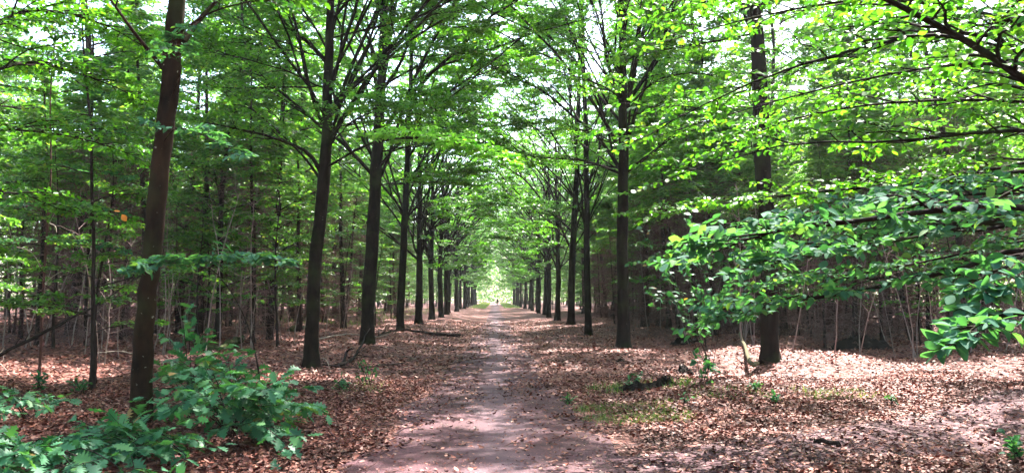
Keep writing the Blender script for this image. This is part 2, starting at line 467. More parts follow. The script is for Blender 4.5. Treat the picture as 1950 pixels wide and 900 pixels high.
def litter_density(x, y):
    w = np.interp(y, [0, 6, 10, 15, 20, 60], [1.7, 1.55, 1.4, 1.2, .95, .7])
    e = np.abs(x) - w + (vnoise(x, y, .8, 1) - .5) * .9 + (vnoise(x, y, .25, 2) - .5) * .3
    inner = np.interp(y, [0, 9, 13, 16, 20, 30], [.05, .06, .06, .2, .38, .5])
    inner = np.where(np.abs(x - .06 * np.sin(y * .3) + .02) < .22, inner * .25, inner)
    d = inner + (1 - inner) * np.clip(e / .45 + .3, 0, 1)
    # side path
    t = np.clip((x - .9) / 16, 0, 1); cyy = 8 + 2 * t + 11 * t ** 1.4
    e2 = np.abs(y - cyy) * .85 - .65 + (vnoise(x, y, .9, 3) - .5) * 1.1
    d = np.where(x > .9, np.minimum(d, .24 + .76 * np.clip(e2 / .5, 0, 1)), d)
    return d * np.clip(.55 + .9 * vnoise(x, y, 1.1, 4), .4, 1)
rng = np.random.default_rng(11)
def scatter(n, y0, y1, pw):
    u = rng.uniform(0, 1, n); y = (y0 ** pw + u * (y1 ** pw - y0 ** pw)) ** (1 / pw)
    x = rng.uniform(-1, 1, n) * (.80 * y + 1.5) - .02 * y
    keep = rng.uniform(0, 1, n) < litter_density(x, y)
    return x[keep], y[keep]
def litter(name, n, y0, y1, pw, size, tmpl, tilt, label):
    x, y = scatter(n, y0, y1, pw); k = len(x)
    a = rng.uniform(0, 2 * math.pi, k)
    nn = nrm(UP + rng.normal(0, tilt, (k, 3)) * np.array([1, 1, .2]))
    ax = np.stack([np.cos(a), np.sin(a), rng.normal(0, .2, k)], -1); ax = nrm(ax - nn * (ax * nn).sum(-1, keepdims=True))
    L = Leaves()
    L.add(np.stack([x, y, gh(x, y) + .012 + np.abs(rng.normal(0, .014, k))], -1), ax, nn, size * rng.uniform(.5, 1.3, k))
    return tag(link(name, L.mesh(name, tmpl), M_LITTER), label, kind="stuff")
litter("leaf_litter", 225000, 5.5, 17, 1.6, .064, LITTER, .30, "crisp brown fallen leaves carpeting the near ground")
litter("leaf_litter_beyond", 240000, 17, 60, 1.2, .095, LITTER_FAR, .33, "brown fallen leaves carpeting the ground further down the avenue")

n = 16000
y = rng.uniform(5.5, 26, n) ** 1; x = rng.normal(0, 1.1, n); a = rng.uniform(0, 6.283, n)
k = vnoise(x, y, .7, 21) + rng.uniform(-.3, .3, n) > .45; x, y, a = x[k], y[k], a[k]; n = len(x)
Lb_ = Leaves(); nn = nrm(UP + rng.normal(0, .25, (n, 3))); ax = np.stack([np.cos(a), np.sin(a), 0 * a], -1)
Lb_.add(np.stack([x, y, gh(x, y) + .017], -1), nrm(ax - nn * (ax * nn).sum(-1, keepdims=True)), nn, rng.uniform(.008, .032, n))
tag(link("path_debris", Lb_.mesh("path_debris", LITTER_FAR), M_LITTER), "crumbs of leaf and grit strewn on the bare path", kind="stuff")
n = 5000
y = 5.5 + 34 * rng.uniform(0, 1, n) ** 1.3; x = rng.uniform(-.7, .7, n) * y; k = (np.abs(x) > 1.2) | (rng.uniform(0, 1, n) < .12); x, y = x[k], y[k]; n = len(x)
a = rng.uniform(0, 6.283, n); d = np.stack([np.cos(a), np.sin(a), rng.normal(.05, .12, n)], -1)
st = arcs(np.stack([x, y, gh(x, y) + .03], -1), d, d + rng.normal(0, .4, (n, 3)) * [1, 1, .1], rng.uniform(.08, .55, n), 5, .12, rng)
tb2 = Tubes(); tb2.add(st, rng.uniform(.002, .007, (n, 1)) * np.linspace(1, .5, 5)[None], 4)
tag(link("twig_litter", tb2.mesh("twig_litter"), M_TWIG), "countless small dry twigs among the fallen leaves", kind="stuff")

# ------------------------------------------------------------------ trees
def trunk_mesh(name, pts, rads, seed, sides=16, n=44):
    """bent tapering trunk with flare and ridges; pts (k,3) control points"""
    rr = np.random.default_rng(seed)
    pts = np.array(pts, float); seg = np.concatenate([[0], np.cumsum(np.linalg.norm(np.diff(pts, axis=0), axis=1))])
    s = np.concatenate([np.linspace(0, 1.2, 9)[:-1], np.linspace(1.2, seg[-1], n)])
    c = np.stack([np.interp(s, seg, pts[:, k]) for k in range(3)], -1)
    kk = np.ones(5) / 5
    for k in range(2):
        pad = np.pad(c[:, k], 2, mode='edge'); c[:, k] = np.convolve(pad, kk, 'valid')
    r = np.interp(s, seg, rads)
    c[:, 0] += .012 * np.sin(s * 1.3 + seed) + .008 * np.sin(s * 3.1 + 2 * seed); c[:, 1] += .012 * np.sin(s * 1.7 + seed)
    r = r * (1 + .05 * np.sin(s * 2.3 + seed) * np.sin(s * .9) + rr.normal(0, .012, len(s)))
    c += rr.normal(0, .005, c.shape)
    a = np.arange(sides) * 2 * math.pi / sides
    ph = rr.uniform(0, 6.28, 4)
    flare = np.exp(-s / .30)[:, None]
    lob = 1 + .05 * np.sin(3 * a[None] + ph[0] + s[:, None] * .4) + .03 * np.sin(5 * a[None] + ph[1] - s[:, None] * .7) + rr.normal(0, .012, (len(s), sides))
    lob = lob + flare * (.50 + .42 * np.sin(4 * a[None] + ph[2]) + .12 * np.sin(7 * a[None] + ph[3]))
    R = r[:, None] * lob
    V = c[:, None] + R[..., None] * np.stack([np.cos(a), np.sin(a), 0 * a], -1)[None]
    m_, k_ = len(s), sides
    i, j = np.meshgrid(np.arange(m_ - 1), np.arange(k_), indexing='ij')
    q = np.stack([i * k_ + j, i * k_ + (j + 1) % k_, (i + 1) * k_ + (j + 1) % k_, (i + 1) * k_ + j], -1).reshape(-1, 4)
    return new_mesh(name, V.reshape(-1, 3), q, True)

def smooth_path(ctrl, n):
    c = np.array(ctrl, float)
    t = np.linspace(0, len(c) - 1, n); i = np.clip(t.astype(int), 0, len(c) - 2); u = (t - i)[:, None]
    p0 = c[np.clip(i - 1, 0, len(c) - 1)]; p1 = c[i]; p2 = c[i + 1]; p3 = c[np.clip(i + 2, 0, len(c) - 1)]
    return .5 * (2 * p1 + (p2 - p0) * u + (2 * p0 - 5 * p1 + 4 * p2 - p3) * u ** 2 + (3 * p1 - p0 - 3 * p2 + p3) * u ** 3)

def avenue_tree(base, side, seed, r=.2, height=14.5, clear=4.8, nlimb=17, lean=(0, 0), tpts=None, explicit=(), ls=.105, near=True,
                density=1.0, tmpl=MID_LEAF, forks=3, name="avenue_tree", bark=None, reach=1.0, bare=.3):
    """side: +1 if the path lies towards +x. base world; geometry relative to base."""
    rg = np.random.default_rng(seed); base = np.array(base, float)
    root = empty(name, base)
    bark = bark or M_BARK
    if tpts is None:
        zz = np.linspace(0, height, 6)
        tpts = [np.array([lean[0] * z + rg.normal(0, .05) * (z > 0), lean[1] * z + rg.normal(0, .05) * (z > 0), z]) for z in zz]
        tpts[0][2] = -.15
    else:
        tpts = [np.array(p) - base for p in tpts]
    tp = np.array(tpts); Ht = tp[-1][2]
    rads = r * np.clip(1.12 - .15 * np.minimum(tp[:, 2], clear) / clear - .85 * np.clip((tp[:, 2] - clear) / (Ht - clear), 0, 1), .12, 2)
    kid("trunk", trunk_mesh("trunk", tp, rads, seed), bark, root)
    zt = clear + (Ht * .93 - clear) * (np.arange(nlimb) / (nlimb - 1)) ** 1.6
    crown = Leaves()
    far_t = Tubes()
    for k in range(nlimb):
        z = zt[k] + (rg.uniform(-.2, .4) if k else 0)
        p0 = np.array([np.interp(z, tp[:, 2], tp[:, i]) for i in range(3)]); p0[2] = z
        az = rg.uniform(0, 2 * math.pi) if k % 5 in (1, 4) else (rg.normal(0, .7) + (0 if side > 0 else math.pi)) if k % 5 in (0, 2) else rg.normal(0, .8) + (math.pi if side > 0 else 0)
        h = np.array([math.cos(az), math.sin(az), 0])
        u = (z - clear) / (Ht - clear)
        low = k % 3 == 2
        if low:
            d0 = h + UP * rg.uniform(.1, .6); d1 = h + UP * rg.uniform(-.18, .15); L = rg.uniform(2.6, 4.4) * (1.1 - .5 * u) * reach; nf = 2
        else:
            st = k % 3 == 0
            d0 = h + UP * (rg.uniform(2.2, 3.6) if st else rg.uniform(1.0, 1.9)); d1 = h + UP * (rg.uniform(1.0, 2.4) if st else rg.uniform(.15, .9)); L = (8.6 - 3.6 * u) * rg.uniform(.85, 1.2) * reach * (1.25 if k % 5 in (0, 2) else 1); nf = forks + 1
        ax = arcs(p0[None], d0[None], d1[None], np.array([L]), 12, .07, rg)
        rl = np.interp(z, tp[:, 2], rads) * (rg.uniform(.14, .22) if low else rg.uniform(.26, .44))
        t = Tubes() if near else far_t
        t.add(ax, rl * np.linspace(1, .16, 12)[None], 7 if near else 5)
        ti = np.linspace(.12, .8, nf) + rg.uniform(-.05, .05, nf)
        q, tan = sample(ax, np.zeros(nf, int), ti)
        rnd = nrm(rg.normal(0, 1, (nf, 3)) * np.array([1, 1, .4]))
        fk = arcs(q, tan + rnd * .45, tan * np.array([1, 1, .8]) + rnd * .4, L * (1.05 - ti) * .9, 9, .07, rg)
        rf = rl * (1 - .8 * ti) * .6 + .010
        t.add(fk, rf[:, None] * np.linspace(1, .2, 9)[None], 5 if near else 4)
        leafy(t, crown, ax, [rl], rg, nb=int((13 if low else 13) * density), Lb=1.6, t0=.2 if low else bare, nt=9, ls=ls)
        leafy(t, crown, fk, rf, rg, nb=int(8 * density), Lb=1.3, t0=.15 if low else bare * .8, nt=8, ls=ls)
        if near:
            kid("limb", t.mesh("limb"), bark, root)
    for ex in explicit:
        pts = smooth_path([np.array(p) - base for p in ex['p']], 12)[None]
        rl = ex.get('r', .04); t = Tubes() if near else far_t
        t.add(pts, rl * np.linspace(1, ex.get('taper', .15), 12)[None], 7)
        lv = Leaves() if ex.get('mat') else crown
        if ex.get('leaf', True):
            leafy(t, lv, pts, [rl], rg, **{**dict(nb=12, Lb=1.2, t0=.25, ls=ls), **ex.get('cfg', {})})
        o = kid("limb", t.mesh("limb"), bark, root) if near else None
        if ex.get('mat'):
            s = kid("foliage", lv.mesh("foliage", tmpl), ex['mat'], root)
            if ex.get('label'): s['label'] = ex['label']
    if not near:
        kid("limb", far_t.mesh("limb"), bark, root)
    kid("crown", crown.mesh("crown", tmpl), M_LEAF, root)
    return root

ORD = ["first", "second", "third", "fourth", "fifth", "sixth", "seventh", "eighth", "ninth", "tenth", "eleventh", "twelfth", "thirteenth",
       "fourteenth", "fifteenth", "sixteenth", "seventeenth", "eighteenth", "nineteenth", "twentieth", "twenty-first", "twenty-second", "twenty-third"]
GL, GR = "beech trees in the row left of the path", "beech trees in the row right of the path"

# --- left row, near ones individually
b = ground_at(262, 806); D = b[1]
TL1 = avenue_tree(b, 1, 101, r=.108, clear=5.6, nlimb=9, bark=M_BARK_NEAR, name="beech_tree", tmpl=MID_LEAF, ls=.095, forks=2, reach=.8,
    tpts=[b - UP * .15, at(268, 700, D), at(280, 560, D), at(300, 400, D), at(318, 200, D), at(336, 0, D), at(352, -250, D), at(370, -600, D)],
    explicit=[
        dict(p=[at(326, 150, D), at(290, 105, D - .1), at(250, 55, D - .3), at(200, -15, D - .5), at(150, -80, D - .8)], r=.035, cfg=dict(t0=.55, nb=7, Lb=.9)),
        dict(p=[at(348, 80, D), at(378, 40, D + .3), at(425, -10, D + .6), at(500, -80, D + 1)], r=.05, cfg=dict(t0=.5, nb=8)),
        dict(p=[at(345, 60, D), at(400, 25, D - .5), at(470, 5, D - 1), at(540, 0, D - 1.4)], r=.018, cfg=dict(t0=.4, nb=5, Lb=.7)),
        dict(p=[at(325, 190, D), at(345, 130, D - .6), at(330, 95, D - 1.2), at(350, 65, D - 1.8)], r=.013, cfg=dict(t0=.3, nb=5, Lb=.45, nt=6, Lt=.25, ls=.085), mat=M_LEAF_NEAR),
        dict(p=[at(312, 270, D), at(335, 245, D - .8), at(380, 255, D - 1.5), at(440, 285, D - 2.0)], r=.012, cfg=dict(t0=.2, nb=6, Lb=.45, nt=6, Lt=.25, ls=.085), mat=M_LEAF_NEAR),
    ])
tag(TL1, "nearest left tree with a mottled brown leaning trunk rising out of the green oak shrub", "tree", GL)
b = ground_at(592, 703); D = b[1]
TL2 = avenue_tree(b, 1, 102, r=.138, clear=5.0, nlimb=27, name="beech_tree", ls=.10,
    tpts=[b - UP * .15, at(594, 640, D), at(603, 480, D), at(618, 330, D), at(624, 200, D), at(628, 60, D), at(634, -120, D), at(640, -330, D)],
    explicit=[
        dict(p=[at(612, 330, D), at(585, 290, D - .2), at(520, 262, D - .6), at(450, 245, D - 1), at(385, 232, D - 1.4)], r=.055, cfg=dict(t0=.35, nb=12, Lb=1.1)),
        dict(p=[at(612, 345, D), at(580, 300, D + .3), at(530, 250, D + .5), at(470, 200, D + .8), at(420, 160, D + 1)], r=.035),
        dict(p=[at(624, 120, D), at(585, 80, D), at(540, 40, D), at(515, -30, D)], r=.06),
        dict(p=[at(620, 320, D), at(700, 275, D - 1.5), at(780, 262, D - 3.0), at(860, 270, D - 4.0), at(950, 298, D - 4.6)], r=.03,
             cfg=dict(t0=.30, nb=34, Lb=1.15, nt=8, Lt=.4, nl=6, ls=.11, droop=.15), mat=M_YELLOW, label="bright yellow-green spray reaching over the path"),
    ])
tag(TL2, "second tree of the left row, straight dark trunk with bare fallen twigs at its foot", "tree", GL)
b = ground_at(700, 655); D = b[1]
TL3 = avenue_tree(b, 1, 103, r=.205, clear=5.2, nlimb=28, name="beech_tree", ls=.115,
    tpts=[b - UP * .15, at(701, 600, D), at(708, 470, D), at(716, 340, D), at(722, 230, D), at(728, 100, D), at(735, -60, D), at(742, -230, D), at(748, -420, D)])
tag(TL3, "third tree of the left row, thick dark trunk behind a crooked fallen branch", "tree", GL)
b = ground_at(762, 630); D = b[1]
TL4 = avenue_tree(b, 1, 104, r=.175, clear=5.0, nlimb=28, name="beech_tree", ls=.13,
    tpts=[b - UP * .15, at(763, 570, D), at(769, 470, D), at(772, 400, D), at(778, 250, D), at(785, 60, D), at(793, -130, D), at(800, -260, D)])
tag(TL4, "fourth tree of the left row, dark trunk dividing into two above head height", "tree", GL)

# --- right row, near ones
b = ground_at(1187, 662); D = b[1]
TR1 = avenue_tree(b, -1, 201, r=.185, bare=.5, clear=5.9, nlimb=28, name="beech_tree", ls=.11,
    tpts=[b - UP * .15, at(1187, 600, D), at(1186, 440, D), at(1186, 300, D), at(1187, 200, D), at(1184, 60, D), at(1182, -150, D), at(1180, -360, D)],
    explicit=[
        dict(p=[at(1188, 330, D), at(1230, 300, D), at(1280, 262, D + .2), at(1330, 245, D + .3)], r=.075),
        dict(p=[at(1186, 200, D), at(1220, 160, D), at(1260, 90, D + .3), at(1300, 10, D + .3), at(1330, -60, D)], r=.09),
        dict(p=[at(1184, 200, D), at(1155, 110, D), at(1145, 20, D - .3), at(1120, -90, D - .5)], r=.08),
        dict(p=[at(1188, 215, D), at(1240, 160, D - .5), at(1300, 140, D - 1), at(1380, 145, D - 1.4)], r=.05),
        dict(p=[at(1180, 330, D), at(1110, 305, D + .2), at(1030, 300, D + .4), at(960, 285, D + .6)], r=.05),
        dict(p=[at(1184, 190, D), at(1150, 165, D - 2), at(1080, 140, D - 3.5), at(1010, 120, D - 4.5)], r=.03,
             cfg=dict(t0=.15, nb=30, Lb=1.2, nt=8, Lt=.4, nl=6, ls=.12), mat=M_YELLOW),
    ])
tag(TR1, "nearest trunk of the right row, black and straight, forking high above the path", "tree", GR)
b = ground_at(1120, 637); D = b[1]
TR2 = avenue_tree(b, -1, 202, r=.145, bare=.5, clear=4.5, nlimb=27, name="beech_tree", ls=.125,
    tpts=[b - UP * .15, at(1119, 570, D), at(1117, 450, D), at(1118, 330, D), at(1112, 150, D), at(1108, 0, D), at(1104, -200, D), at(1100, -330, D)])
tag(TR2, "second trunk of the right row, slimmer than its neighbours", "tree", GR)
b = ground_at(1087, 619); D = b[1]
TR3 = avenue_tree(b, -1, 203, r=.20, bare=.5, clear=4.3, nlimb=28, name="beech_tree", ls=.14,
    tpts=[b - UP * .15, at(1088, 570, D), at(1090, 470, D), at(1096, 400, D), at(1100, 230, D), at(1105, 60, D), at(1108, -110, D), at(1112, -180, D)])
tag(TR3, "third trunk of the right row, thick and dark with a narrow fork", "tree", GR)

# --- prototypes for the further ones
protos = []
for k in range(4):
    p = avenue_tree((0, 0, 0), 1, 300 + k, r=.195, height=18, clear=3.8, nlimb=28, near=False, ls=.19, tmpl=FAR_LEAF, forks=3, name="beech_tree", density=.27, bare=.5)
    protos.append(p)
used = [False] * 4
def place_far(px, py, side, i, label, group, D=None, x=None):
    if D is None:
        b = ground_at(px, py)
    else:
        b = np.array([x, D, float(gh(x, D))])
    k = i % 4
    o = copy_tree(protos[k]) if used[k] else protos[k]
    used[k] = True
    rg = random.Random(i * 7 + (3 if side > 0 else 1))
    o.location = b
    o.rotation_euler = (0, 0, (0 if side > 0 else math.pi) + rg.uniform(-.35, .35))
    s = rg.uniform(.92, 1.08); o.scale = (s, s, s)
    tag(o, label, "tree", group)
    return b
LP = [(798, 617), (822, 610.5), (840, 604)]
lastL = None
for i, (px, py) in enumerate(LP):
    lastL = place_far(px, py, 1, i, "%s tree of the left row, slender trunk seen among its neighbours" % ORD[4 + i], GL)
for i in range(15):
    D = lastL[1] + 10 * (i + 1)
    place_far(0, 0, 1, i + 3, "%s tree of the left row, small in the distance" % ORD[7 + i], GL, D, -4.9 + random.Random(i).uniform(-.25, .25))
RP = [(1061, 611), (1045, 604)]
for i, (px, py) in enumerate(RP):
    lastR = place_far(px, py, -1, i + 2, "%s trunk of the right row, slender, seen close beside its neighbour" % ORD[3 + i], GR)
for i in range(15):
    D = lastR[1] + 10 * (i + 1)
    place_far(0, 0, -1, i + 1, "%s trunk of the right row, small in the distance" % ORD[5 + i], GR, D, 5.0 + random.Random(i + 50).uniform(-.25, .25))

# --- big dark tree right of the row and the beech whose branches hang in from the right
b = ground_at(1467, 690); D = b[1]
T0 = avenue_tree(b, -1, 205, r=.195, clear=8.0, nlimb=10, name="large_tree", ls=.11, height=15,
    tpts=[b - UP * .15, at(1467, 640, D), at(1465, 500, D), at(1455, 350, D), at(1448, 200, D), at(1440, 60, D), at(1435, -150, D)])
tag(T0, "thick black trunk standing off the row at the edge of the dark right-hand thicket", "tree")

b = np.array([7.6, 7.2, float(gh(7.6, 7.2))])
sp = dict(nt=8, Lt=.42, nl=5, ls=.092, droop=.12, flat=.42)
T9 = avenue_tree(b, -1, 206, r=.22, clear=4.6, nlimb=8, height=10, name="overhanging_beech", ls=.10, tmpl=BEECH_LEAF, forks=1, reach=.75,
    explicit=[
        dict(p=[b + UP * 1.9 + [-.1, 0, 0], at(1990, 400, 5.6), at(1800, 400, 5.3), at(1600, 425, 5.5), at(1480, 440, 5.8), at(1400, 465, 6.0)], r=.03, cfg={**sp, 'nb': 20, 'Lb': 1.0, 't0': .2}, mat=M_LEAF_NEAR, label="blue-green spray of large leaves hanging in from the right"),
        dict(p=[b + UP * 1.8 + [-.1, 0, 0], at(2020, 470, 6.6), at(1800, 520, 6.8), at(1600, 560, 7.2), at(1470, 580, 7.6), at(1400, 600, 7.8)], r=.028, cfg={**sp, 'nb': 16, 'Lb': .9, 't0': .25}, mat=M_LEAF_NEAR),
        dict(p=[b + UP * 2.0 + [-.1, 0, 0], at(2050, 420, 8.0), at(1850, 440, 8.5), at(1650, 450, 9.0), at(1500, 480, 9.5), at(1330, 490, 10)], r=.03, cfg={**sp, 'nb': 22, 'Lb': 1.4, 't0': .25}, mat=M_LEAF_NEAR),
        dict(p=[b + UP * 2.1 + [-.1, 0, 0], at(2030, 380, 7.0), at(1850, 370, 7.0), at(1700, 390, 7.2), at(1560, 420, 7.4)], r=.02, cfg={**sp, 'nb': 16, 'Lb': 1.1, 't0': .25}, mat=M_LEAF_NEAR),
        dict(p=[b + UP * 2.0 + [-.1, 0, 0], at(2050, 450, 9), at(1850, 480, 9.5), at(1650, 520, 10), at(1500, 540, 10.5)], r=.025, cfg={**sp, 'nb': 20, 'Lb': 1.4, 't0': .2}, mat=M_LEAF_NEAR),
        dict(p=[b + UP * 2.3 + [-.1, 0, 0], at(2050, 400, 6.4), at(1850, 430, 6.3), at(1650, 470, 6.3), at(1480, 500, 6.4)], r=.022, cfg={**sp, 'nb': 18, 'Lb': 1.0, 't0': .2}, mat=M_LEAF_NEAR),
        dict(p=[b + UP * 2.6, at(2050, 300, 11), at(1850, 330, 12), at(1650, 350, 13), at(1450, 380, 14), at(1250, 400, 15)], r=.03, cfg={**sp, 'nb': 26, 'Lb': 1.7, 't0': .15}),
        dict(p=[b + UP * 1.5 + [-.15, -.1, 0], at(2050, 560, 4.2), at(1960, 590, 4.1), at(1880, 610, 4.0), at(1840, 635, 3.95)], r=.02, cfg={**sp, 'nb': 9, 'Lb': .32, 't0': .5, 'nt': 4, 'Lt': .2, 'nl': 4}, mat=M_LEAF_NEAR),
        dict(p=[b + UP * 1.9 + [-.1, -.1, 0], at(2050, 440, 4.6), at(1960, 480, 4.4), at(1900, 520, 4.3), at(1870, 555, 4.25)], r=.02, cfg={**sp, 'nb': 8, 'Lb': .32, 't0': .5, 'nt': 4, 'Lt': .2, 'nl': 4}, mat=M_LEAF_NEAR),
        dict(p=[b + UP * 3.0, at(2100, 230, 7.0), at(1950, 150, 6.8), at(1870, 95, 6.6), at(1760, 35, 6.4), at(1650, -20, 6.2), at(1500, -90, 6)], r=.045, taper=.35, cfg={**sp, 'nb': 22, 'Lb': 1.1, 't0': .25}),
        dict(p=[b + UP * 2.6, at(2100, 260, 8), at(1900, 250, 8.3), at(1700, 270, 8.8), at(1500, 275, 9.4), at(1300, 330, 10)], r=.03, cfg={**sp, 'nb': 24, 'Lb': 1.6, 't0': .2}),
        dict(p=[b + UP * 3.2, at(2050, 150, 8), at(1850, 60, 8.3), at(1650, 90, 8.8), at(1450, 150, 9.2), at(1280, 230, 9.8)], r=.035, cfg={**sp, 'nb': 26, 'Lb': 1.7, 't0': .15}),
        dict(p=[b + UP * 3.4, at(2050, 80, 9), at(1850, 20, 9.5), at(1650, 0, 10), at(1450, 30, 10.5), at(1300, 70, 11)], r=.035, cfg={**sp, 'nb': 26, 'Lb': 1.7, 't0': .15}),
        dict(p=[b + UP * 3.3, at(2050, 120, 11), at(1850, 120, 12), at(1650, 150, 13), at(1450, 200, 14), at(1250, 260, 15)], r=.035, cfg={**sp, 'nb': 36, 'Lb': 1.5, 't0': .2}),
        dict(p=[b + UP * 3.3, at(2050, 200, 10), at(1850, 190, 10.5), at(1650, 200, 11), at(1500, 230, 11.5), at(1400, 270, 12)], r=.03, cfg={**sp, 'nb': 32, 'Lb': 1.3, 't0': .2}),
        dict(p=[b + UP * 4.3, at(2050, -20, 8.5), at(1850, -60, 9), at(1650, -60, 9.4), at(1450, -40, 10), at(1300, 0, 10.5)], r=.03, cfg={**sp, 'nb': 34, 'Lb': 1.3, 't0': .2}),
        dict(p=[b + UP * 2.4, at(2080, 330, 8.5), at(1900, 330, 9), at(1750, 350, 9.5), at(1500, 370, 10), at(1300, 400, 10.4)], r=.03, cfg={**sp, 'nb': 20, 'Lb': .85, 't0': .3}),
    ])
tag(T9, "beech standing just outside on the right whose low leafy branches hang into view", "tree")

b = np.array([-9.6, 9.0, float(gh(-9.6, 9.0))])
T8 = avenue_tree(b, 1, 207, r=.18, clear=4.4, nlimb=12, height=11, name="overhanging_beech", ls=.10, tmpl=MID_LEAF, forks=1, reach=.8,
    explicit=[
        dict(p=[b + UP * 3.0, at(-60, 150, 10), at(60, 120, 11), at(180, 150, 12), at(290, 200, 13)], r=.03, cfg={**sp, 'nb': 30, 'Lb': 1.2, 't0': .2}),
        dict(p=[b + UP * 3.6, at(-60, 60, 10.5), at(60, 20, 11), at(180, 40, 12), at(260, 80, 12.6)], r=.03, cfg={**sp, 'nb': 30, 'Lb': 1.2, 't0': .2}),
        dict(p=[b + UP * 2.6, at(-60, 260, 11), at(60, 250, 12), at(180, 270, 13), at(260, 300, 14)], r=.025, cfg={**sp, 'nb': 26, 'Lb': 1.1, 't0': .2}),
        dict(p=[b + UP * 2.0, at(-60, 380, 12), at(40, 370, 13), at(120, 400, 14), at(220, 420, 15)], r=.02, cfg={**sp, 'nb': 18, 'Lb': .9, 't0': .2}),
    ])
tag(T8, "beech outside on the left whose leafy branches fill the upper left corner", "tree")

# ------------------------------------------------------------------ the wood on both sides
def conifer(seed, H=9.5, r=.085, nb=75, dead_top=6.5, green=True, stems=1):
    rg = np.random.default_rng(seed)
    root = empty("conifer")
    tp = np.array([[rg.normal(0, .04) * z, rg.normal(0, .02) * z, z] for z in np.linspace(0, H, 6)]); tp[0] = [0, 0, -.1]; tp[:, :2] *= .5
    kid("trunk", trunk_mesh("trunk", tp, r * np.linspace(1.1, .25, 6), seed, sides=8, n=14), M_SPRUCE, root)
    t = Tubes()
    z = rg.uniform(.35, dead_top, nb)
    p = np.stack([np.interp(z, tp[:, 2], tp[:, 0]), np.interp(z, tp[:, 2], tp[:, 1]), z], -1)
    a = rg.uniform(0, 6.283, nb); h = np.stack([np.cos(a), np.sin(a), 0 * a], -1)
    br = arcs(p, h + UP * .1, h - UP * rg.uniform(0, .5, (nb, 1)), rg.uniform(.6, 1.7, nb), 5, .12, rg)
    t.add(br, .015 * np.linspace(1, .4, 5)[None] * np.ones((nb, 1)), 3)
    nt_ = 9; i2 = np.repeat(np.arange(nb), nt_); t2 = rg.uniform(.15, 1, nb * nt_)
    q, tan = sample(br, i2, t2); rn = nrm(rg.normal(0, 1, (len(q), 3)) - UP * .5)
    tw = arcs(q, tan * .7 + rn, rn * .7 - UP * .6 + tan * .3, rg.uniform(.15, .55, len(q)), 4, .15, rg)
    t.add(tw, rg.uniform(.004, .011, (len(q), 1)) * np.array([[1, .9, .8, .5]]) * np.ones((len(q), 1)), 3)
    kid("dead_branches", t.mesh("dead_branches"), M_TWIG if seed % 2 else M_TWIG_PALE, root)
    if green:
        lb = Leaves(); nb2 = 60; z = rg.uniform(dead_top - 1.5, H, nb2)
        p = np.stack([np.interp(z, tp[:, 2], tp[:, 0]), np.interp(z, tp[:, 2], tp[:, 1]), z], -1)
        a = rg.uniform(0, 6.283, nb2); h = np.stack([np.cos(a), np.sin(a), 0 * a], -1)
        L = np.clip((H - z) * .55, .3, 1.9)
        g = arcs(p, h + UP * .25, h - UP * .25, L, 6, .08, rg)
        n = 60; i3 = np.repeat(np.arange(nb2), n); q, tan = sample(g, i3, rg.uniform(.1, 1, nb2 * n))
        sd = np.cross(tan, UP) * rg.choice([-1, 1], len(q))[:, None]
        lb.add(q + rg.normal(0, .06, q.shape), tan + sd * rg.uniform(.3, 1.4, (len(q), 1)) - UP * .15, UP + rg.normal(0, .4, q.shape), rg.uniform(.16, .34, len(q)))
        V = FAR_LEAF[0] * np.array([1, .45, 1])
        kid("crown", lb.mesh("crown", (V, FAR_LEAF[1])), M_LEAF_FOREST, root)
    return root

def forest_tree(seed, H=15, clear=3.5, r=.12, nlimb=48, ls=.21):
    rg = np.random.default_rng(seed); root = empty("forest_tree")
    tp = np.array([[rg.normal(0, .025) * z, rg.normal(0, .025) * z, z] for z in np.linspace(0, H, 7)]); tp[0] = [0, 0, -.1]
    kid("trunk", trunk_mesh("trunk", tp, r * np.linspace(1.1, .2, 7), seed, sides=10, n=20), M_SPRUCE, root)
    z = clear + (H - clear - .5) * np.linspace(0, 1, nlimb)
    p = np.stack([np.interp(z, tp[:, 2], tp[:, 0]), np.interp(z, tp[:, 2], tp[:, 1]), z], -1)
    a = np.arange(nlimb) * 2.4 + rg.uniform(0, .8, nlimb); h = np.stack([np.cos(a), np.sin(a), 0 * a], -1)
    ax = arcs(p, h + UP * .6, h + UP * .05, rg.uniform(2.2, 3.8, nlimb) * np.clip(1.3 - z / H, .4, 1), 8, .08, rg)
    t, lb = Tubes(), Leaves(); rl = np.full(nlimb, r * .28)
    t.add(ax, rl[:, None] * np.linspace(1, .2, 8)[None], 4)
    leafy(t, lb, ax, rl, rg, nb=9, Lb=1.4, t0=.15, nt=6, Lt=.6, nl=5, ls=ls)
    kid("limb", t.mesh("limb"), M_SPRUCE, root)
    kid("crown", lb.mesh("crown", FAR_LEAF), M_LEAF_FOREST, root)
    return root

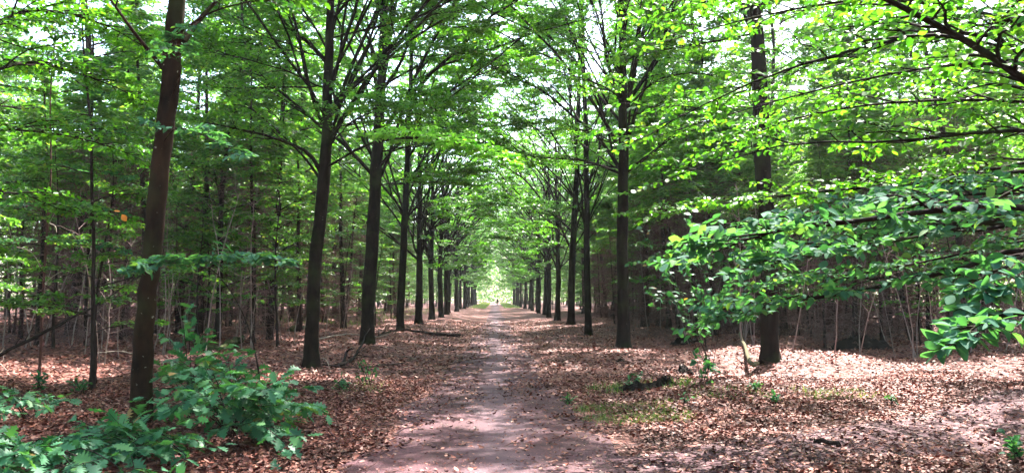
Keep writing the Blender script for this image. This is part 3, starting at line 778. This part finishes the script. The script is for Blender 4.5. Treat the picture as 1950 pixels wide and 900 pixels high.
def young_beech(seed, H=6.5, r=.035, n=15, ls=.10, clear=1.1, name="young_beech", leafmat=None, tmpl=FAR_LEAF, spread=1.9):
    rg = np.random.default_rng(seed); root = empty(name)
    tp = np.array([[rg.normal(0, .03) * z, rg.normal(0, .03) * z, z] for z in np.linspace(0, H, 6)]); tp[0] = [0, 0, -.08]
    kid("trunk", trunk_mesh("trunk", tp, r * np.linspace(1.1, .25, 6), seed, sides=7, n=14), M_SPRUCE, root)
    z = clear + (H - clear) * np.linspace(0, 1, n)
    p = np.stack([np.interp(z, tp[:, 2], tp[:, 0]), np.interp(z, tp[:, 2], tp[:, 1]), z], -1)
    a = np.arange(n) * 2.4 + rg.uniform(0, .9, n); h = np.stack([np.cos(a), np.sin(a), 0 * a], -1)
    ax = arcs(p, h + UP * .35, h - UP * .1, rg.uniform(.6, 1, n) * spread * np.clip(1.25 - z / H, .35, 1), 7, .08, rg)
    t, lb = Tubes(), Leaves(); rl = np.full(n, r * .35)
    t.add(ax, rl[:, None] * np.linspace(1, .25, 7)[None], 4)
    leafy(t, lb, ax, rl, rg, nb=7, Lb=.65, t0=.25, nt=6, Lt=.3, nl=5, ls=ls)
    kid("limb", t.mesh("limb"), M_SPRUCE, root)
    kid("crown", lb.mesh("crown", tmpl), leafmat or M_LEAF_FOREST, root)
    return root

def bare_stem(seed, H=3.2):
    """thin dead pole with a few side twigs"""
    rg = np.random.default_rng(seed); root = empty("dead_sapling")
    d = nrm(np.array([[rg.normal(0, .18), rg.normal(0, .12), 1]]))
    ax = arcs(np.array([[0, 0, -.05]]), d, d + rg.normal(0, .12, (1, 3)), np.array([H]), 9, .05, rg)
    t = Tubes(); t.add(ax, .017 * np.linspace(1, .35, 9)[None], 5)
    kid("stem", t.mesh("stem"), M_STEM, root)
    t = Tubes(); n = 9; q, tan = sample(ax, np.zeros(n, int), rg.uniform(.3, 1, n)); rn = rg.normal(0, 1, (n, 3)); rn[:, 2] = abs(rn[:, 2]) * .5
    t.add(arcs(q, tan * .4 + nrm(rn), nrm(rn) * .9 + UP * .1, rg.uniform(.3, .9, n), 5, .12, rg), .005 * np.linspace(1, .4, 5)[None] * np.ones((n, 1)), 3)
    kid("twig", t.mesh("twig"), M_STEM, root)
    return root

kinds = {
    'con': [conifer(400 + i, H=9 + i * .8, r=.05 + .02 * i, nb=150, dead_top=6.5 + .3 * i) for i in range(5)],
    'tall': [forest_tree(500 + i, H=19 + 1.5 * i, clear=1.6 + .8 * i, r=.11 + .02 * i) for i in range(4)],
    'young': [young_beech(600 + i, H=5 + 1.2 * i) for i in range(3)],
    'bare': [bare_stem(700 + i, 2.4 + .7 * i) for i in range(4)],
}
first = {id(o): True for v in kinds.values() for o in v}
TXT = {'con': ("conifer", "thin conifer with brittle dead branches"), 'tall': ("tree", "slim tall forest tree"),
       'young': ("sapling", "young beech with tiered leaves"), 'bare': ("sapling", "pale leafless sapling")}
MARKL = [(268, "nearest"), (597, "second"), (705, "third"), (765, "fourth")]
def where(px):
    if px < 943:
        if px < 268: return "left of the nearest left-row tree"
        for (a, na), (b_, nb_) in zip(MARKL, MARKL[1:]):
            if a <= px < b_: return "between %s and %s left-row trees" % (na, nb_)
        return "behind the far left row"
    if px >= 1700: return "near the right border"
    if px >= 1467: return "right of the thick off-row trunk"
    if px >= 1187: return "between nearest right-row trunk and off-row trunk"
    return "behind the far right row"
cnt = {}
taken = []
def plant(kind, x, y, rg, smin=.85, smax=1.2, label=None, lean=0):
    lst = kinds[kind]; p = lst[rg.randrange(len(lst))]
    if first[id(p)]: o = p; first[id(p)] = False
    else: o = copy_tree(p)
    o.location = (x, y, float(gh(x, y)))
    if kind == 'con' and not label: lean += rg.gauss(0, .06)
    s = rg.uniform(smin, smax); o.scale = (s, s, s * rg.uniform(.92, 1.08)); o.rotation_euler = (rg.uniform(-.06, .06) + lean * .5, rg.uniform(-.06, .06) + lean, rg.uniform(0, 6.28))
    w = where(project((x, y, 0.5))[0])
    c, t = TXT[kind]
    lab = label or "%s %s" % (t, w)
    tag(o, lab, c, (label and "%ss near the avenue" % c) or "%s group %s" % (c, w))
    return o
rg = random.Random(77)
# those whose trunks can be told apart in the photograph
for k, px, py, lab in [
    ('con', 182, 655, "dark straight forest trunk left of the nearest left tree, standing where the litter ends"),
    ('con', 378, 640, "broad dark forest trunk just right of the nearest left tree"),
    ('con', 481, 655, "thin black trunk halfway between the two nearest left trees"),
    ('con', 571, 638, "thin black trunk close left of the second left-row tree"),
    ('con', 40, 640, "dark forest trunk near the left border"),
    ('con', 655, 625, "thin forest trunk seen between the second and third left-row trees"),
    ('con', 1325, 640, "slim dead-branched conifer close left of the thick off-row trunk"),
    ('con', 1810, 640, "dark forest trunk near the right border behind the hanging leaves"),
]:
    b = ground_at(px, py); plant(k, b[0], b[1], rg, .95, 1.1, lab); taken.append((b[0], b[1]))
def fill(kind, n, x0, x1, y0, y1, dmin, fr=.72, **kw):
    m = tries = 0
    while m < n and tries < n * 60:
        tries += 1
        x, y = rg.uniform(x0, x1), rg.uniform(y0, y1)
        if abs(x) > fr * y + 4: continue
        if any((x - a) ** 2 + (y - b_) ** 2 < dmin * dmin for a, b_ in taken): continue
        taken.append((x, y)); plant(kind, x, y, rg, **kw); m += 1
fill('con', 58, -34, -7.6, 24, 75, 1.7)
fill('con', 105, 7.4, 32, 25, 70, .9)
fill('tall', 52, -50, -8.5, 18, 110, 2.6)
fill('tall', 85, 9.0, 50, 26, 110, 2.0)
fill('tall', 55, -30, -8, 80, 260, 3.0)
fill('tall', 55, 8, 30, 80, 260, 3.0)
fill('young', 40, -20, -7, 60, 150, 2.0)
fill('young', 40, 7, 20, 60, 150, 2.0)
fill('young', 60, -26, -7.2, 13, 60, 1.2)
fill('young', 36, 8, 26, 24, 60, 1.3)
fill('bare', 95, -22, -7, 19, 45, .5, smin=.8, smax=1.3, lean=.08)
fill('bare', 90, 7.0, 24, 20, 45, .5, smin=.8, smax=1.3, lean=-.1)

for x, y in [(12.6, 15), (16, 21), (14.4, 18.3), (11.6, 11.5), (19.5, 25), (9.8, 8.6), (16.5, 14), (-13, 13.5), (-16, 18)]:  # trees added out of frame to shade the near ground
    plant('tall', x, y, rg, 1.0, 1.15, label="tall tree added just outside the picture on the %s to shade the near ground" % ("right" if x > 0 else "left"))
for px, D in [(520, 33), (470, 44), (560, 52), (420, 30), (640, 60), (1330, 38), (1560, 44), (1250, 52), (1400, 55), (1700, 38), (350, 38), (150, 34)]:
    x = (px - VPX) / F * D
    plant('tall', x, D, rg, .95, 1.1)
# far mass of trees closing the view
rgn = np.random.default_rng(9)
L = Leaves()
def mass(n, x0, x1, y0, y1, z1, s):
    P = np.stack([rgn.uniform(x0, x1, n), rgn.uniform(y0, y1, n), rgn.uniform(0, 1, n) ** .8 * z1], -1)
    keep = vnoise(P[:, 0] + P[:, 1], P[:, 2] * 2, 3.0, 8) + rgn.uniform(0, .5, n) > .55
    P = P[keep]; k = len(P)
    L.add(P, rgn.normal(0, 1, (k, 3)), UP + rgn.normal(0, .6, (k, 3)), s * rgn.uniform(.5, 1.4, k))
mass(80000, -75, -42, 10, 260, 26, .6)
mass(80000, 42, 75, 10, 260, 26, .6)
mass(30000, -80, -5, 265, 320, 21, .8)
mass(30000, 5, 80, 265, 320, 21, .8)
mass(9000, -7, 7, 285, 330, 16, .7)
tag(link("far_wood", L.mesh("far_wood", FAR_LEAF), M_LEAF_FOREST), "distant green wood closing the view behind the trees", kind="stuff")

L = Leaves()  # unseen leaves added behind and overhead to block open sky
mass(26000, -26, 26, -22, -12, 16, .5)
mass(12000, -30, -14, -20, 10, 16, .5)
mass(12000, 14, 30, -20, 10, 16, .5)
def roof(n, x0, x1, y0, y1, z0, z1, s, thr=.5):
    P = np.stack([rgn.uniform(x0, x1, n), rgn.uniform(y0, y1, n), rgn.uniform(z0, z1, n)], -1)
    P = P[vnoise(P[:, 0] + 50, P[:, 1] + 50, 1.6, 12) * .6 + vnoise(P[:, 0] + 50, P[:, 1] + 50, .5, 13) * .4 > thr]; k = len(P)
    L.add(P, rgn.normal(0, 1, (k, 3)), UP + rgn.normal(0, .5, (k, 3)), s * rgn.uniform(.5, 1.4, k))
roof(26000, -16, 16, -16, 9, 9, 15, .26, .56)
tag(link("unseen_wood_behind", L.mesh("unseen_wood_behind", FAR_LEAF), M_LEAF_FOREST), "unseen leafy wood added behind and above the viewer to block open sky", kind="stuff")

# ------------------------------------------------------------------ oak shrubs, seedlings, sprays near the ground
def shrub(name, base, stems, seed, leafmat, tmpl, ls, label, cat="shrub", nbr=5, Lb=.35, nl=5, group=None):
    """stems: list of end points (world)"""
    rg_ = np.random.default_rng(seed); base = np.array(base, float); root = empty(name, base)
    lb, t = Leaves(), Tubes()
    for e in stems:
        e = np.array(e, float) - base
        s0 = rg_.normal(0, .05, 3) * [1, 1, 0]; s0[2] = -.04
        mid = (s0 + e) / 2 + np.array([0, 0, .14 * np.linalg.norm(e)])
        pts = smooth_path([s0, mid, e], 9)[None]
        t.add(pts, .009 * np.linspace(1, .4, 9)[None], 5)
        n = nbr + 1; q, tan = sample(pts, np.zeros(n, int), np.linspace(.3, .999, n))
        sd = np.where(np.arange(n) % 2, 1., -1.)[:, None] * np.cross(tan, UP)
        d = tan * .6 + sd * .8 + rg_.normal(0, .2, (n, 3))
        tw = arcs(q, d, d - UP * .1, Lb * rg_.uniform(.5, 1.2, n), 5, .1, rg_)
        t.add(tw, .0045 * np.linspace(1, .5, 5)[None] * np.ones((n, 1)), 4)
        tw = np.concatenate([tw, pts[:, -5:]])
        n = len(tw); i3 = np.repeat(np.arange(n), nl); t3 = np.tile(np.linspace(.3, .999, nl), n)
        c, tn = sample(tw, i3, t3)
        k = len(c); ang = rg_.uniform(-2.2, 2.2, k)[:, None]
        nn = nrm(UP + rg_.normal(0, .42, (k, 3)))
        s3 = np.cross(nn, tn); ax = tn * np.cos(ang * .7) + s3 * np.sin(ang * .7) - UP * .22
        lb.add(c, ax, nn, ls * rg_.uniform(.55, 1.15, k))
    kid("stem", t.mesh("stem"), M_SPRUCE, root)
    kid("foliage", lb.mesh("foliage", tmpl), leafmat, root)
    return tag(root, label, cat, group)

rgs = random.Random(3)
def ends(pxs, D0, D1, n, hz):
    """stem end points spread over a screen-shaped patch given as ground extents"""
    out = []
    for _ in range(n):
        px = rgs.uniform(*pxs); D = rgs.uniform(D0, D1); x = (px - VPX) / F * D
        out.append((x, D, float(gh(x, D)) + rgs.uniform(*hz) * (1 - .6 * max(0, min(1, (px - 470) / 120)))))
    return out
shrub("oak_shrub", ground_at(440, 835), ends((310, 590), 8.4, 11.2, 30, (.2, .95)), 21, M_OAK, OAK_LEAF, .185, "large oak shrub with lobed leaves right of the nearest left trunk", nbr=5, Lb=.35)
shrub("oak_shrub", ground_at(250, 860), ends((110, 380), 7.6, 9.3, 14, (.08, .30)), 22, M_OAK, OAK_LEAF, .185, "oak shrub in front of the foot of the nearest left trunk")
shrub("oak_shrub", ground_at(70, 890), ends((-80, 330), 7.0, 8.2, 11, (.10, .4)), 23, M_OAK, OAK_LEAF, .185, "lowest oak shrub in the near left corner with paler leaves")
shrub("oak_shrub", ground_at(60, 800), ends((-60, 220), 9.0, 10.6, 6, (.10, .35)), 24, M_OAK, OAK_LEAF, .15, "sparse dark oak shrub at the left border")
b = ground_at(365, 800)
shrub("oak_sapling", b, [at(355, 600, b[1]), at(385, 640, b[1] - .2), at(330, 655, b[1] + .1), at(420, 665, b[1] - .3), at(350, 625, b[1] - .3), at(300, 690, b[1])], 25, M_OAK, OAK_LEAF, .17, "upright oak sapling standing taller than the shrub right of the nearest left trunk", "sapling", nbr=2, Lb=.2, nl=4)
# arching beech sapling with a flat spray
b = ground_at(505, 812); D = b[1]
root = empty("arching_sapling", b)
pts = smooth_path([b - UP * .05, at(490, 690, D - .1), at(470, 615, D - .2), at(440, 555, D - .5), at(400, 510, D - .8), at(350, 492, D - 1.1), at(285, 505, D - 1.5)], 14)[None] - b
t, lb = Tubes(), Leaves(); t.add(pts, .012 * np.linspace(1, .25, 14)[None], 6)
pts2 = smooth_path([at(400, 510, D - .8), at(430, 490, D - 1.1), at(480, 488, D - 1.3), at(525, 495, D - 1.4)], 10)[None] - b
t.add(pts2, .008 * np.linspace(1, .3, 10)[None], 5)
rr = np.random.default_rng(31)
leafy(t, lb, pts[:, 8:], [.008], rr, nb=12, Lb=.45, t0=.05, nt=7, Lt=.24, nl=5, ls=.1, flat=.2)
leafy(t, lb, pts2, [.008], rr, nb=8, Lb=.35, t0=.1, nt=6, Lt=.2, nl=5, ls=.1, flat=.2)
kid("stem", t.mesh("stem"), M_SPRUCE, root); kid("foliage", lb.mesh("foliage", BEECH_LEAF), M_LEAF_NEAR, root)
tag(root, "arching sapling carrying one flat pale leaf spray beside the nearest left trunk", "sapling")

# thin sapling with pale broken twigs at the far left
b = ground_at(75, 718); D = b[1]
root = empty("thin_sapling", b)
t = Tubes(); pts = smooth_path([b - UP * .05, at(82, 560, D), at(90, 430, D), at(97, 330, D), at(96, 180, D), at(110, 20, D)], 16)[None] - b
t.add(pts, .034 * np.linspace(1, .3, 16)[None], 8)
kid("trunk", t.mesh("trunk"), M_TWIG, root)
t = Tubes()
for a_ in [[(94, 425), (110, 400), (142, 390)], [(94, 425), (105, 430), (108, 442)], [(85, 520), (60, 480), (30, 470)], [(84, 540), (110, 520), (150, 505)], [(82, 600), (50, 585), (20, 600)]]:
    q = smooth_path([at(*p_, D - .1 * k) for k, p_ in enumerate(a_)], 7)[None] - b
    t = Tubes(); t.add(q, .010 * np.linspace(1, .4, 7)[None], 4); kid("twig", t.mesh("twig"), M_PALE, root)
t, lb = Tubes(), Leaves()
sts = []
for (px, py) in [(95, 330), (96, 250), (98, 180), (92, 400), (100, 120), (88, 470)]:
    for sgn in (-1, 1):
        sts.append(smooth_path([at(px, py, D), at(px + sgn * 60, py - 10, D - .6), at(px + sgn * 130, py + 5, D - 1.2)], 7) - b)
sts = np.array(sts); t.add(sts, .010 * np.linspace(1, .4, 7)[None] * np.ones((len(sts), 1)), 4)
leafy(t, lb, sts, np.full(len(sts), .01), rr, nb=7, Lb=.6, t0=.2, nt=6, Lt=.3, nl=5, ls=.1)
kid("limb", t.mesh("limb"), M_SPRUCE, root); kid("foliage", lb.mesh("foliage", MID_LEAF), M_LEAF_NEAR, root)
tag(root, "thin sapling with a pale broken twig near the left border", "sapling")

# orange leaf on a twig
P = at(232, 408, 12.5)
root = empty("hanging_leaf", P)
lb = Leaves(); lb.add(np.array([[0, 0, 0], [-.02, 0, .04]]), np.array([[.4, 0, -.6], [-1, 0, .2]]), np.array([[0, -1, .2], [0, -.6, 1]]), np.array([.13, .11]))
kid("blade", lb.mesh("blade", BEECH_LEAF), M_ORANGE, root)
t = Tubes(); t.add(smooth_path([at(232, 408, 12.5), at(225, 400, 12.6), at(180, 385, 13.2), at(130, 370, 14.2), at(97, 350, 15.2)], 8) - P, .005 * np.linspace(.5, 1, 8), 4)
kid("stalk", t.mesh("stalk"), M_TWIG, root)
tag(root, "single bright orange withered leaf hanging left of the nearest left trunk", "leaf")

# small seedlings
for i, (px, py, n, h, ls, lab) in enumerate([
    (1340, 735, 5, .5, .13, "tall oak seedling beside the dark hollow right of the path"),
    (1205, 742, 4, .22, .10, "small seedling in front of the dark hollow"),
    (1480, 770, 4, .12, .07, "light green seedling in the sunlit litter on the right"),
    (1440, 745, 5, .10, .08, "low pale seedling in the litter below the off-row trunk"),
    (700, 735, 5, .4, .09, "thin seedling left of the path in front of the fallen branch"),
    (655, 745, 5, .2, .09, "low seedling between the second left trunk and the path"),
    (75, 745, 5, .25, .10, "low seedling at the foot of the thin sapling"),
    (150, 750, 5, .2, .10, "low seedling left of the nearest left trunk"),
    (1085, 770, 4, .10, .06, "tiny seedling at the right edge of the bare path"),
    (1700, 770, 4, .10, .06, "tiny seedling in the litter on the far right"),
    (1935, 880, 6, .25, .10, "leafy seedling in the near right corner"),
    (1305, 770, 3, .10, .07, "tiny seedling between the grass and the dark hollow"),
]):
    b = ground_at(px, py)
    st = [b + np.array([rgs.uniform(-.3, .3) * h * 1.6, rgs.uniform(-.3, .3) * h, h * rgs.uniform(.5, 1.1)]) for _ in range(n)]
    shrub("seedling", b, st, 40 + i, M_OAK if i % 2 else M_LEAF_NEAR, OAK_LEAF if i % 2 else BEECH_LEAF, ls, lab, "seedling", nbr=2, Lb=.12, nl=3, group="seedlings in the leaf litter")
# dead-stemmed young oak in front of the thicket (right)
b = ground_at(1350, 700); D = b[1]
shrub("young_oak", b, [at(1330, 590, D), at(1270, 560, D), at(1250, 500, D - .5), at(1310, 520, D), at(1380, 560, D), at(1240, 560, D), at(1290, 470, D), at(1350, 480, D + .4), at(1400, 520, D), at(1225, 450, D), at(1320, 430, D)], 61, M_OAK, OAK_LEAF, .19,
      "young oak with dark lobed leaves between the nearest right trunk and the off-row trunk", "sapling", nbr=6, Lb=.55, nl=5)

# the air between the trees
bpy.ops.mesh.primitive_cube_add(size=1, location=(0, 160, 12.2))
hz = bpy.context.object; hz.name = "haze"; hz.scale = (190, 400, 27.6); hz["kind"] = "stuff"; hz["label"] = "thin pale haze in the air of the avenue"
m, nt, out = mat("haze")
v = N(nt, "ShaderNodeVolumePrincipled"); v.inputs["Density"].default_value = .00028; v.inputs["Color"].default_value = (.9, .97, .94, 1); v.inputs["Anisotropy"].default_value = .3
nt.links.new(v.outputs[0], out.inputs["Volume"]); hz.data.materials.append(m)

def walker(loc):
    me = bpy.data.meshes.new("person")
    J = [((0, 0, .95), .13), ((0, 0, 1.2), .14), ((0, 0, 1.42), .15), ((0, 0, 1.52), .06), ((0, 0, 1.66), .10), ((.09, .02, .88), .09), ((.10, .16, .48), .06), ((.10, .05, .06), .045), ((.10, -.10, .04), .04),
         ((-.09, 0, .88), .09), ((-.10, -.06, .48), .06), ((-.10, .22, .10), .045), ((-.10, .08, .05), .04), ((.20, 0, 1.40), .06), ((.25, .06, 1.12), .045), ((.25, -.08, .88), .035), ((-.20, 0, 1.40), .06), ((-.25, .04, 1.12), .045), ((-.25, -.12, .90), .035)]
    E = [(0, 1), (1, 2), (2, 3), (3, 4), (0, 5), (5, 6), (6, 7), (7, 8), (0, 9), (9, 10), (10, 11), (11, 12), (2, 13), (13, 14), (14, 15), (2, 16), (16, 17), (17, 18)]
    me.from_pydata([j[0] for j in J], E, [])
    o = link("person", me, M_NEAR_BLACK); o.location = loc
    o.modifiers.new("skin", 'SKIN')
    for k, j in enumerate(J):
        me.skin_vertices[0].data[k].radius = (j[1], j[1])
    me.skin_vertices[0].data[0].use_root = True
    o.modifiers.new("sub", 'SUBSURF').levels = 1
    tag(o, "tiny dark figure walking at the far end of the path", "person")
walker((.6, 215.0, float(gh(.6, 215.0))))

# ------------------------------------------------------------------ fallen wood, hollows, grass
def fallen(name, ctrl, r, mat_, label, twigs=0, seed=0, cat="branch", leafs=None, group=None, taper=.25):
    rr = np.random.default_rng(seed); P0 = np.array(ctrl[0]); root = empty(name, P0)
    pts = smooth_path([np.array(c) - P0 for c in ctrl], 16); pts += rr.normal(0, r * .25, pts.shape)
    t = Tubes(); t.add(pts, r * np.linspace(1, taper, 16) * rr.uniform(.9, 1.1, 16), 8)
    kid("stem", t.mesh("stem"), mat_, root)
    if twigs:
        t = Tubes(); q, tan = sample(pts[None], np.zeros(twigs, int), rr.uniform(.2, 1, twigs))
        d = tan * .5 + nrm(rr.normal(0, 1, (twigs, 3)) * [1, 1, .5] + UP * .35)
        tw = arcs(q, d, d - UP * .35, rr.uniform(.2, .9, twigs), 6, .16, rr)
        for k in range(twigs):
            t = Tubes(); t.add(tw[k], r * .3 * np.linspace(1, .3, 6), 4); kid("twig", t.mesh("twig"), mat_, root)
    return tag(root, label, cat, group)
def G(px, py, up=.03):
    p = ground_at(px, py); p[2] += up + .05; return p
FB = "fallen branches in the litter"
fallen("fallen_branch", [G(640, 703), G(665, 700, .1), G(682, 690, .22), G(692, 665, .42), G(705, 655, .5)], .05, M_NEAR_BLACK, "crooked black fallen branch in front of the third left-row trunk", 6, 1, group=FB)
fallen("fallen_branch", [G(655, 700), G(658, 690, .15), G(664, 690, .28), G(672, 690, .3)], .04, M_NEAR_BLACK, "short black crook of wood left of the third left-row trunk", 0, 2, group=FB)
fallen("fallen_branch", [G(875, 641), G(830, 640, .06), G(780, 634, .08), G(740, 636, .05), G(720, 645, .03)], .085, M_SPRUCE, "long dark fallen branch pointing at the path behind the third left trunk", 16, 3, group=FB)
fallen("fallen_branch", [G(600, 650), G(660, 640, .05), G(720, 640, .05), G(760, 632, .05)], .03, M_PALE, "pale straight fallen branch passing behind the third left-row trunk", 5, 4, group=FB)
fallen("fallen_branch", [G(615, 700), G(660, 706, .03), G(710, 704, .03), G(770, 696, .04), G(800, 680, .03)], .018, M_SPRUCE, "thin dark fallen branch lying in front of the third left-row tree", 8, 5, group=FB)
fallen("fallen_branch", [G(605, 690), G(620, 700, .15), G(630, 715, .02)], .015, M_PALE, "small pale twig at the foot of the second left-row tree", 4, 6, group=FB)
fallen("fallen_branch", [G(800, 618), G(850, 612, .1), G(865, 618, .1)], .03, M_SPRUCE, "far dark twiggy branch beside the fifth left-row tree", 12, 7, group=FB)
fallen("fallen_branch", [G(1115, 640), G(1060, 648, .04), G(1040, 660, .03)], .03, M_SPRUCE, "thin branch lying left of the second right-row trunk", 5, 8, group=FB)
fallen("fallen_branch", [G(-60, 720, .1), at(90, 630, 16), at(200, 570, 17.5), at(330, 480, 20)], .04, M_SPRUCE, "long slanting dead pole leaning at the left border", 10, 9, group="dead wood in the left wood")
fallen("fallen_branch", [G(150, 670, .05), at(230, 590, 24), at(290, 530, 23)], .03, M_TWIG, "grey slanting dead branch behind the nearest left tree", 10, 10, group="dead wood in the left wood")
for i in range(16):
    px, py = rgs.uniform(0, 560), rgs.uniform(655, 745)
    if i > 9: px, py = rgs.uniform(600, 860), rgs.uniform(625, 720)
    p = G(px, py); a = rgs.uniform(0, 6.28); l = rgs.uniform(.6, 1.8)
    q = p + np.array([math.cos(a) * l, math.sin(a) * l, rgs.uniform(0, .35)])
    fallen("fallen_twig", [p, (p + q) / 2 + UP * rgs.uniform(0, .12), q], .011, rgs.choice([M_PALE, M_TWIG, M_TWIG]), "pale dry twig lying in the litter %s" % where(px), 6, 80 + i, "twig", group="dry twigs lying %s" % where(px))
fallen("mossy_log", [G(372, 652, .1), G(410, 655, .16), G(462, 662, .08)], .16, M_LOG, "low mossy log behind the oak sapling left of the avenue", 0, 20, "log", taper=.6)
fallen("mossy_log", [G(550, 632, .1), G(600, 628, .12)], .15, M_LOG, "dark mossy log end behind the second left-row tree", 0, 21, "log", taper=.8)
fallen("fallen_log", [G(1444, 700, .08), G(1428, 690, .25), G(1409, 662, .45)], .05, M_GREYLOG, "pale split log leaning beside the foot of the off-row trunk", 0, 22, "log", taper=.9)
fallen("fallen_log", [G(1600, 858, .03), G(1570, 855, .04), G(1550, 852, .03)], .03, M_SPRUCE, "short dark stick on the bare side path", 0, 23, "stick", taper=.7)

def mound(name, px, py, w, d, h, mat_, label, seed, cat="mound"):
    rr = np.random.default_rng(seed); b = ground_at(px, py)
    n, k = 9, 22; a = np.arange(k) * 2 * math.pi / k; V = [(0, 0, h)]
    for i in range(1, n):
        u = i / (n - 1)
        for j in range(k):
            rad = u * (1 + .18 * math.sin(3 * a[j] + seed) + .1 * math.sin(5 * a[j] + seed * 2))
            V.append((math.cos(a[j]) * rad * w, math.sin(a[j]) * rad * d, h * (1 - u ** 3) * (1 + rr.normal(0, .34)) - .05 * u))
    Fs = [(0, 1 + j, 1 + (j + 1) % k) for j in range(k)]
    Q = [(1 + (i - 1) * k + j, 1 + i * k + j, 1 + i * k + (j + 1) % k, 1 + (i - 1) * k + (j + 1) % k) for i in range(1, n - 1) for j in range(k)]
    o = link(name, new_mesh(name, V, [np.array(Fs), np.array(Q)], True), mat_); o.location = b
    return tag(o, label, cat)
mound("hollow_shade_mound", 1228, 742, .66, .22, .11, M_NEAR_BLACK, "wide black mound painted as the shade of an undercut bank right of the path", 1, "stump")  # shade of the undercut bank, built as a near-black mound
mound("hollow_shade_mound", 1302, 712, .22, .18, .16, M_NEAR_BLACK, "small black mound painted as a shaded hole behind the undercut bank", 2, "stump")  # dark hole, its shade put into a black mound
mound("dark_mound", 1305, 655, .62, .3, .22, M_NEAR_BLACK, "mound painted dark as a shaded hole behind the nearest right-row trunk's right side", 3)  # another dark hole, its shade put into a black mound
mound("dark_mound", 1640, 662, 1.1, .5, .3, M_NEAR_BLACK, "low black mound under the hanging branches in the right thicket", 4)
mound("hollow_shade_mound", 1262, 738, .3, .18, .15, M_NEAR_BLACK, "jagged end of the black mound painted as undercut shade right of the path", 6, "stump")  # second piece of the painted undercut shade
mound("dark_mound", 1182, 688, .14, .12, .07, M_NEAR_BLACK, "small dark lump just in front of the nearest right-row trunk", 5)

def grass(name, spots, label):
    V, Fs = [], []
    rr = np.random.default_rng(4); P, A, Nn, S = [], [], [], []
    for (x0, x1, y0, y1, n, h) in spots:
        x, y = rr.uniform(x0, x1, n), rr.uniform(y0, y1, n)
        keep = vnoise(x, y, .35, 6) + .25 * rr.uniform(-1, 1, n) > .45; x, y = x[keep], y[keep]; n = len(x)
        P.append(np.stack([x, y, gh(x, y)], -1)); A.append(np.stack([rr.normal(0, .45, n), rr.normal(0, .45, n), np.ones(n)], -1))
        Nn.append(rr.normal(0, 1, (n, 3)) * [1, 1, .1]); S.append(h * rr.uniform(.4, 1.2, n))
    Lb_ = Leaves(); Lb_.add(np.concatenate(P), np.concatenate(A), np.concatenate(Nn), np.concatenate(S))
    Vv = np.array([(0, .035, 0), (0, -.035, 0), (.55, -.03, .05), (.55, .03, .05), (1, 0, .25)], float)
    tag(link(name, Lb_.mesh(name, (Vv, np.array([(0, 1, 2), (0, 2, 3), (3, 2, 4)]))), M_GRASS), label, kind="stuff")
grass("grass", [(1.2, 2.8, 11.0, 13.0, 2600, .10), (5.0, 6.4, 13.0, 14.4, 500, .13), (1.5, 3.6, 14.2, 15.2, 700, .16), (3, 4.5, 12.8, 14, 500, .1), (-2.8, -2.0, 14, 16, 200, .12)], "thin green grass tufts in the litter")
grass("grass", [(-4.4, -1.6, 135, 290, 15000, .3), (1.6, 4.4, 140, 290, 15000, .3), (-30, -7, 45, 120, 12000, .4)], "green grass verges far down the avenue")
